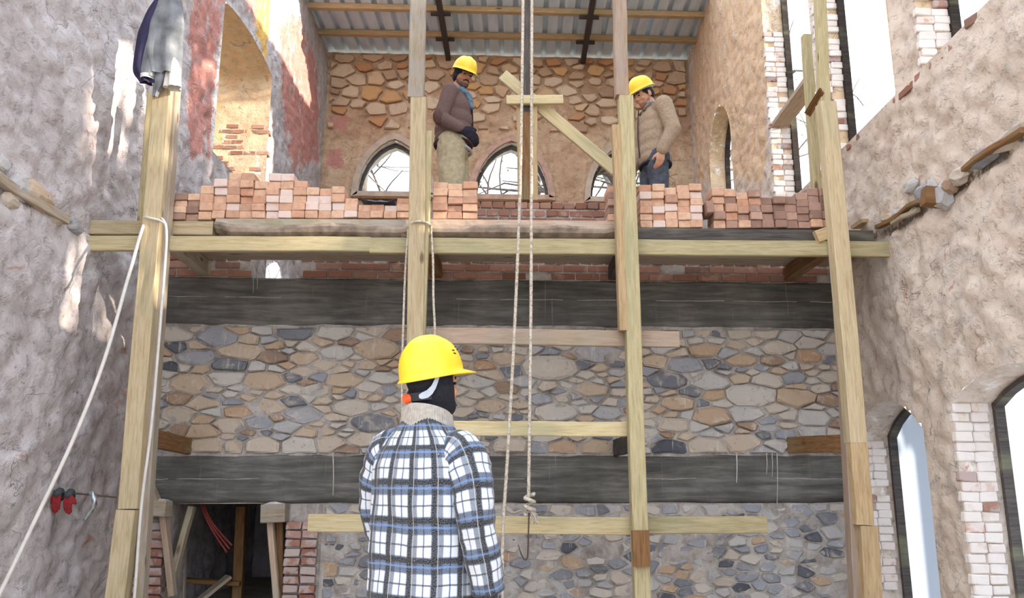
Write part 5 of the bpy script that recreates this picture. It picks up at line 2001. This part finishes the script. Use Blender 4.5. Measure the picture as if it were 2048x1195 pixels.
for (px, py, r_, sq) in ((40, 378, .10, (.5, 1.4, .9)), (75, 395, .12, (.5, 1.5, .9)), (20, 400, .08, (.5, 1.3, .8)), (110, 432, .08, (.5, 1.4, .8)), (150, 455, .07, (.6, 1.3, .8)), (5, 330, .07, (.5, 1, .8))):
    rock('stone', WL(px, py) + V3(.0, 0, 0), r_, M_STONE, wall_left, rk.uniform(1, 90), sq)
timber('joist_remnant', WL(-20, 352) + V3(.03, 0, 0), WL(125, 442) + V3(.03, 0, 0), .05, .07, M_WOODGR, wall_left, n=4, jit=.01)
o = timber('loose_board', P(1712, 448, YP + .5), P(1758, 446, YP + .5), .2, .035, M_WOODO)
tag(o, 'short offcut lying where the dark plank meets the plastered wall', 'board')
# bricks edging the ledge under the tall windows
y = 4.3
while y < 8.3:
    if rk.random() < .8:
        mesh_obj('brick', BRW[rk.randrange(5)], None, wall_right, Matrix.Translation((XR(y) + .055 + rk.uniform(-.01, .012), y, zsill - .03 + rk.uniform(-.02, .01))) @ Matrix.Rotation(rad(90) + rk.uniform(-.1, .1), 4, 'Z') @ Matrix.Rotation(rk.uniform(-.12, .12), 4, 'Y'))
    y += rk.uniform(.2, .3)
# laths tied across the two thin uprights
lt = empty('lath_bundle', P(1628, 205, YP + .2), 'small bundle of thin brown laths tied across two thin uprights', 'laths')
for k in range(4):
    timber('lath', P(1610 + k * 3, 226 + k * 2, YP + .30), P(1641 + k * 2, 176 + k * 3, YP + .02), .02, .008, M_WOODB, lt, n=1, bev=.002)
o = timber('loose_stick', P(462, 526, YC + .2), P(482, 560, YC + .2), .03, .05, M_WOODP)
tag(o, 'thin pale stick leaning in the gap of the brickwork under the deck', 'stick')

# ------------------------------------------------------------------ trees outside
M_BARK = simple('bark_grey', S(120, 112, 108), .9, var=.3, scale=8, bump=.6)
g = G('leaves_pale', .7)
g.color(g.ramp(g.rnd(), [(0, S(150, 160, 110)), (1, S(170, 172, 120))]))
M_LEAF = g.m
M_LEAFD = simple('leaves_dark', S(74, 84, 56), .8)


def bare_tree(loc, H, label, seed, leaves=0, lean=0.0):
    r_ = random.Random(seed)
    e = empty('tree', loc, label, 'tree', 'trees behind the far windows')
    V, F, tips = [], [], []

    def limb(p, d, L, r0, depth, out):
        path = [p]
        q = p
        for i in range(5):
            d = (d + V3(r_.uniform(-.18, .18), r_.uniform(-.18, .18), r_.uniform(-.02, .10))).normalized()
            if loc[1] + q.y + d.y * L / 5 < 14.6: d = V3(d.x, abs(d.y) * .5 + .05, d.z).normalized()
            q = q + d * L / 5
            path.append(q)
        n, m_ = len(path), 7 if depth < 2 else 5
        b = len(out[0])
        nx = d.orthogonal().normalized()
        for i, c_ in enumerate(path):
            rad_ = r0 * (1 - .55 * i / (n - 1))
            ny = d.cross(nx)
            for k in range(m_):
                a = 2 * math.pi * k / m_
                out[0].append(c_ + (nx * math.cos(a) + ny * math.sin(a)) * rad_)
        for i in range(n - 1):
            for k in range(m_):
                out[1].append((b + i * m_ + k, b + i * m_ + (k + 1) % m_, b + (i + 1) * m_ + (k + 1) % m_, b + (i + 1) * m_ + k))
        tips.append(path[-1])
        if depth < 4:
            for k in range(4 if depth < 3 else 3):
                i = r_.randrange(1 if depth else 2, 6)
                a = r_.uniform(0, 2 * math.pi)
                side = (d.orthogonal().normalized() * math.cos(a) + d.cross(d.orthogonal().normalized()) * math.sin(a))
                limb(path[i], (d * .55 + side * .9 + V3(0, 0, .15)).normalized(), L * r_.uniform(.5, .72), r0 * (.62 - .3 * i / 10), depth + 1, branches if depth == 0 else out)
    trunk, branches = ([], []), ([], [])
    limb(V3(0, 0, -.3), V3(lean, 0, 1), H * .62, H * .021, 0, trunk)
    mesh_obj('trunk', pydata('trunk', *trunk), M_BARK, e, Matrix.Translation(loc), smooth=True)
    mesh_obj('branches', pydata('branches', *branches), M_BARK, e, Matrix.Translation(loc), smooth=True)
    if leaves:
        v, f = [], []
        for _ in range(leaves):
            t = r_.choice(tips) + V3(r_.gauss(0, .3), r_.gauss(0, .3), r_.gauss(0, .3))
            a = V3(r_.uniform(-1, 1), r_.uniform(-1, 1), r_.uniform(-1, 1)).normalized() * .05
            b = a.orthogonal().normalized() * .03
            n = len(v)
            v += [t - a, t + b, t + a, t - b]
            f.append((n, n + 1, n + 2, n + 3))
        tag(mesh_obj('foliage', pydata('foliage', v, f), M_LEAF, e, Matrix.Translation(loc)), kind='stuff')


bare_tree((P(797, 350, 18.5).x, 18.5, -.2), 14.5, 'bare grey tree with thick trunk outside the far window', 3)
bare_tree((P(1010, 350, 21).x + .5, 21, -.2), 15.0, 'thin tree with pale green leaves outside the middle far window', 8, 1500)
bare_tree((P(1210, 350, 20).x + .3, 20, -.2), 14.5, 'slim leafy tree outside the last far window', 15, 1500)


def leafy_tree(loc, H, rx, rz, n, seed, label):  # unseen tree, added to block most of the sun and dapple the rest
    r_ = random.Random(seed)
    e = empty('evergreen_tree', loc, label, 'tree', 'evergreens outside the window wall')
    mesh_obj('trunk', tube_mesh('trunk', [V3(0, 0, -.3), V3(.1, 0, H * .5), V3(0, .1, H)], lambda t: .22 * (1 - .7 * t), 9), M_BARK, e, Matrix.Translation(loc), smooth=True)
    v, f = [], []
    cl = [(V3(r_.gauss(0, 1), r_.gauss(0, 1), r_.gauss(0, 1)).normalized() * r_.random() ** .4) for _ in range(70)]
    for _ in range(n):
        c_ = r_.choice(cl)
        t = V3(c_.x * rx, c_.y * rx, H + c_.z * rz) + V3(r_.gauss(0, .26), r_.gauss(0, .26), r_.gauss(0, .22))
        a = V3(r_.uniform(-1, 1), r_.uniform(-1, 1), r_.uniform(-1, 1)).normalized() * .13
        b = a.cross(V3(r_.uniform(-1, 1), r_.uniform(-1, 1), r_.uniform(-1, 1))).normalized() * .08
        k = len(v)
        v += [t - a, t + b, t + a, t - b]
        f.append((k, k + 1, k + 2, k + 3))
    tag(mesh_obj('foliage', pydata('foliage', v, f), M_LEAFD, e, Matrix.Translation(loc)), kind='stuff')


for k, (x, y) in enumerate(((10.2, .3), (11.0, 4.6), (10.4, 9.0))):
    leafy_tree((x, y, -.2), 7.2, 1.9, 3.0, 8500, 40 + k, ['evergreen tree outside beyond the first tall window', 'evergreen tree outside beyond the middle tall window', 'evergreen tree outside beyond the last tall window'][k])

# ------------------------------------------------------------------ mortar drips and the cold joint on the beams
for (px, y0, y1, r_) in ((1533, 905, 948, .004), (1544, 905, 955, .0035), (1554, 905, 1012, .004), (1473, 905, 965, .007), (506, 553, 585, .003), (514, 553, 578, .003), (666, 905, 990, .006)):
    mesh_obj('mortar_drip', tube_mesh('mortar_drip', smooth_path([P(px, y0, YC - .05), P(px + 1, (y0 + y1) / 2, YC - .052), P(px, y1, YC - .05)], .03), lambda t: r_ * (1 - .4 * t), 6), M_MW, wall_cross, smooth=True)
rc = random.Random(3)
for (py, Z) in ((957, None), (598, None)):
    zz = P(1000, py, YC - .05).z
    x = XC0 + .1
    while x < XC1 - .2:
        L = rc.uniform(.15, .7)
        pts = [V3(x + L * k / 6, YC - .049, zz + .004 * rc.uniform(-1, 1)) for k in range(7)]
        if rc.random() < .6: mesh_obj('mortar_line', tube_mesh('mortar_line', pts, .0035, 5), M_MORTAR, wall_cross)
        x += L + rc.uniform(0, .3)
# bricks left bare in the far jamb of the big embrasure
for r_ in range(9):
    z = WL(538, 345).z + r_ * .075
    for k in range(4):
        if rc.random() < .42: continue
        mesh_obj('brick', BRW[rc.randrange(5)], None, wall_left, Matrix.Translation((XL(lfar) - .14 - k * .17 + (.08 if r_ % 2 else 0), lfar + .050, z)) @ Matrix.Diagonal((.72, 1, .95, 1)))
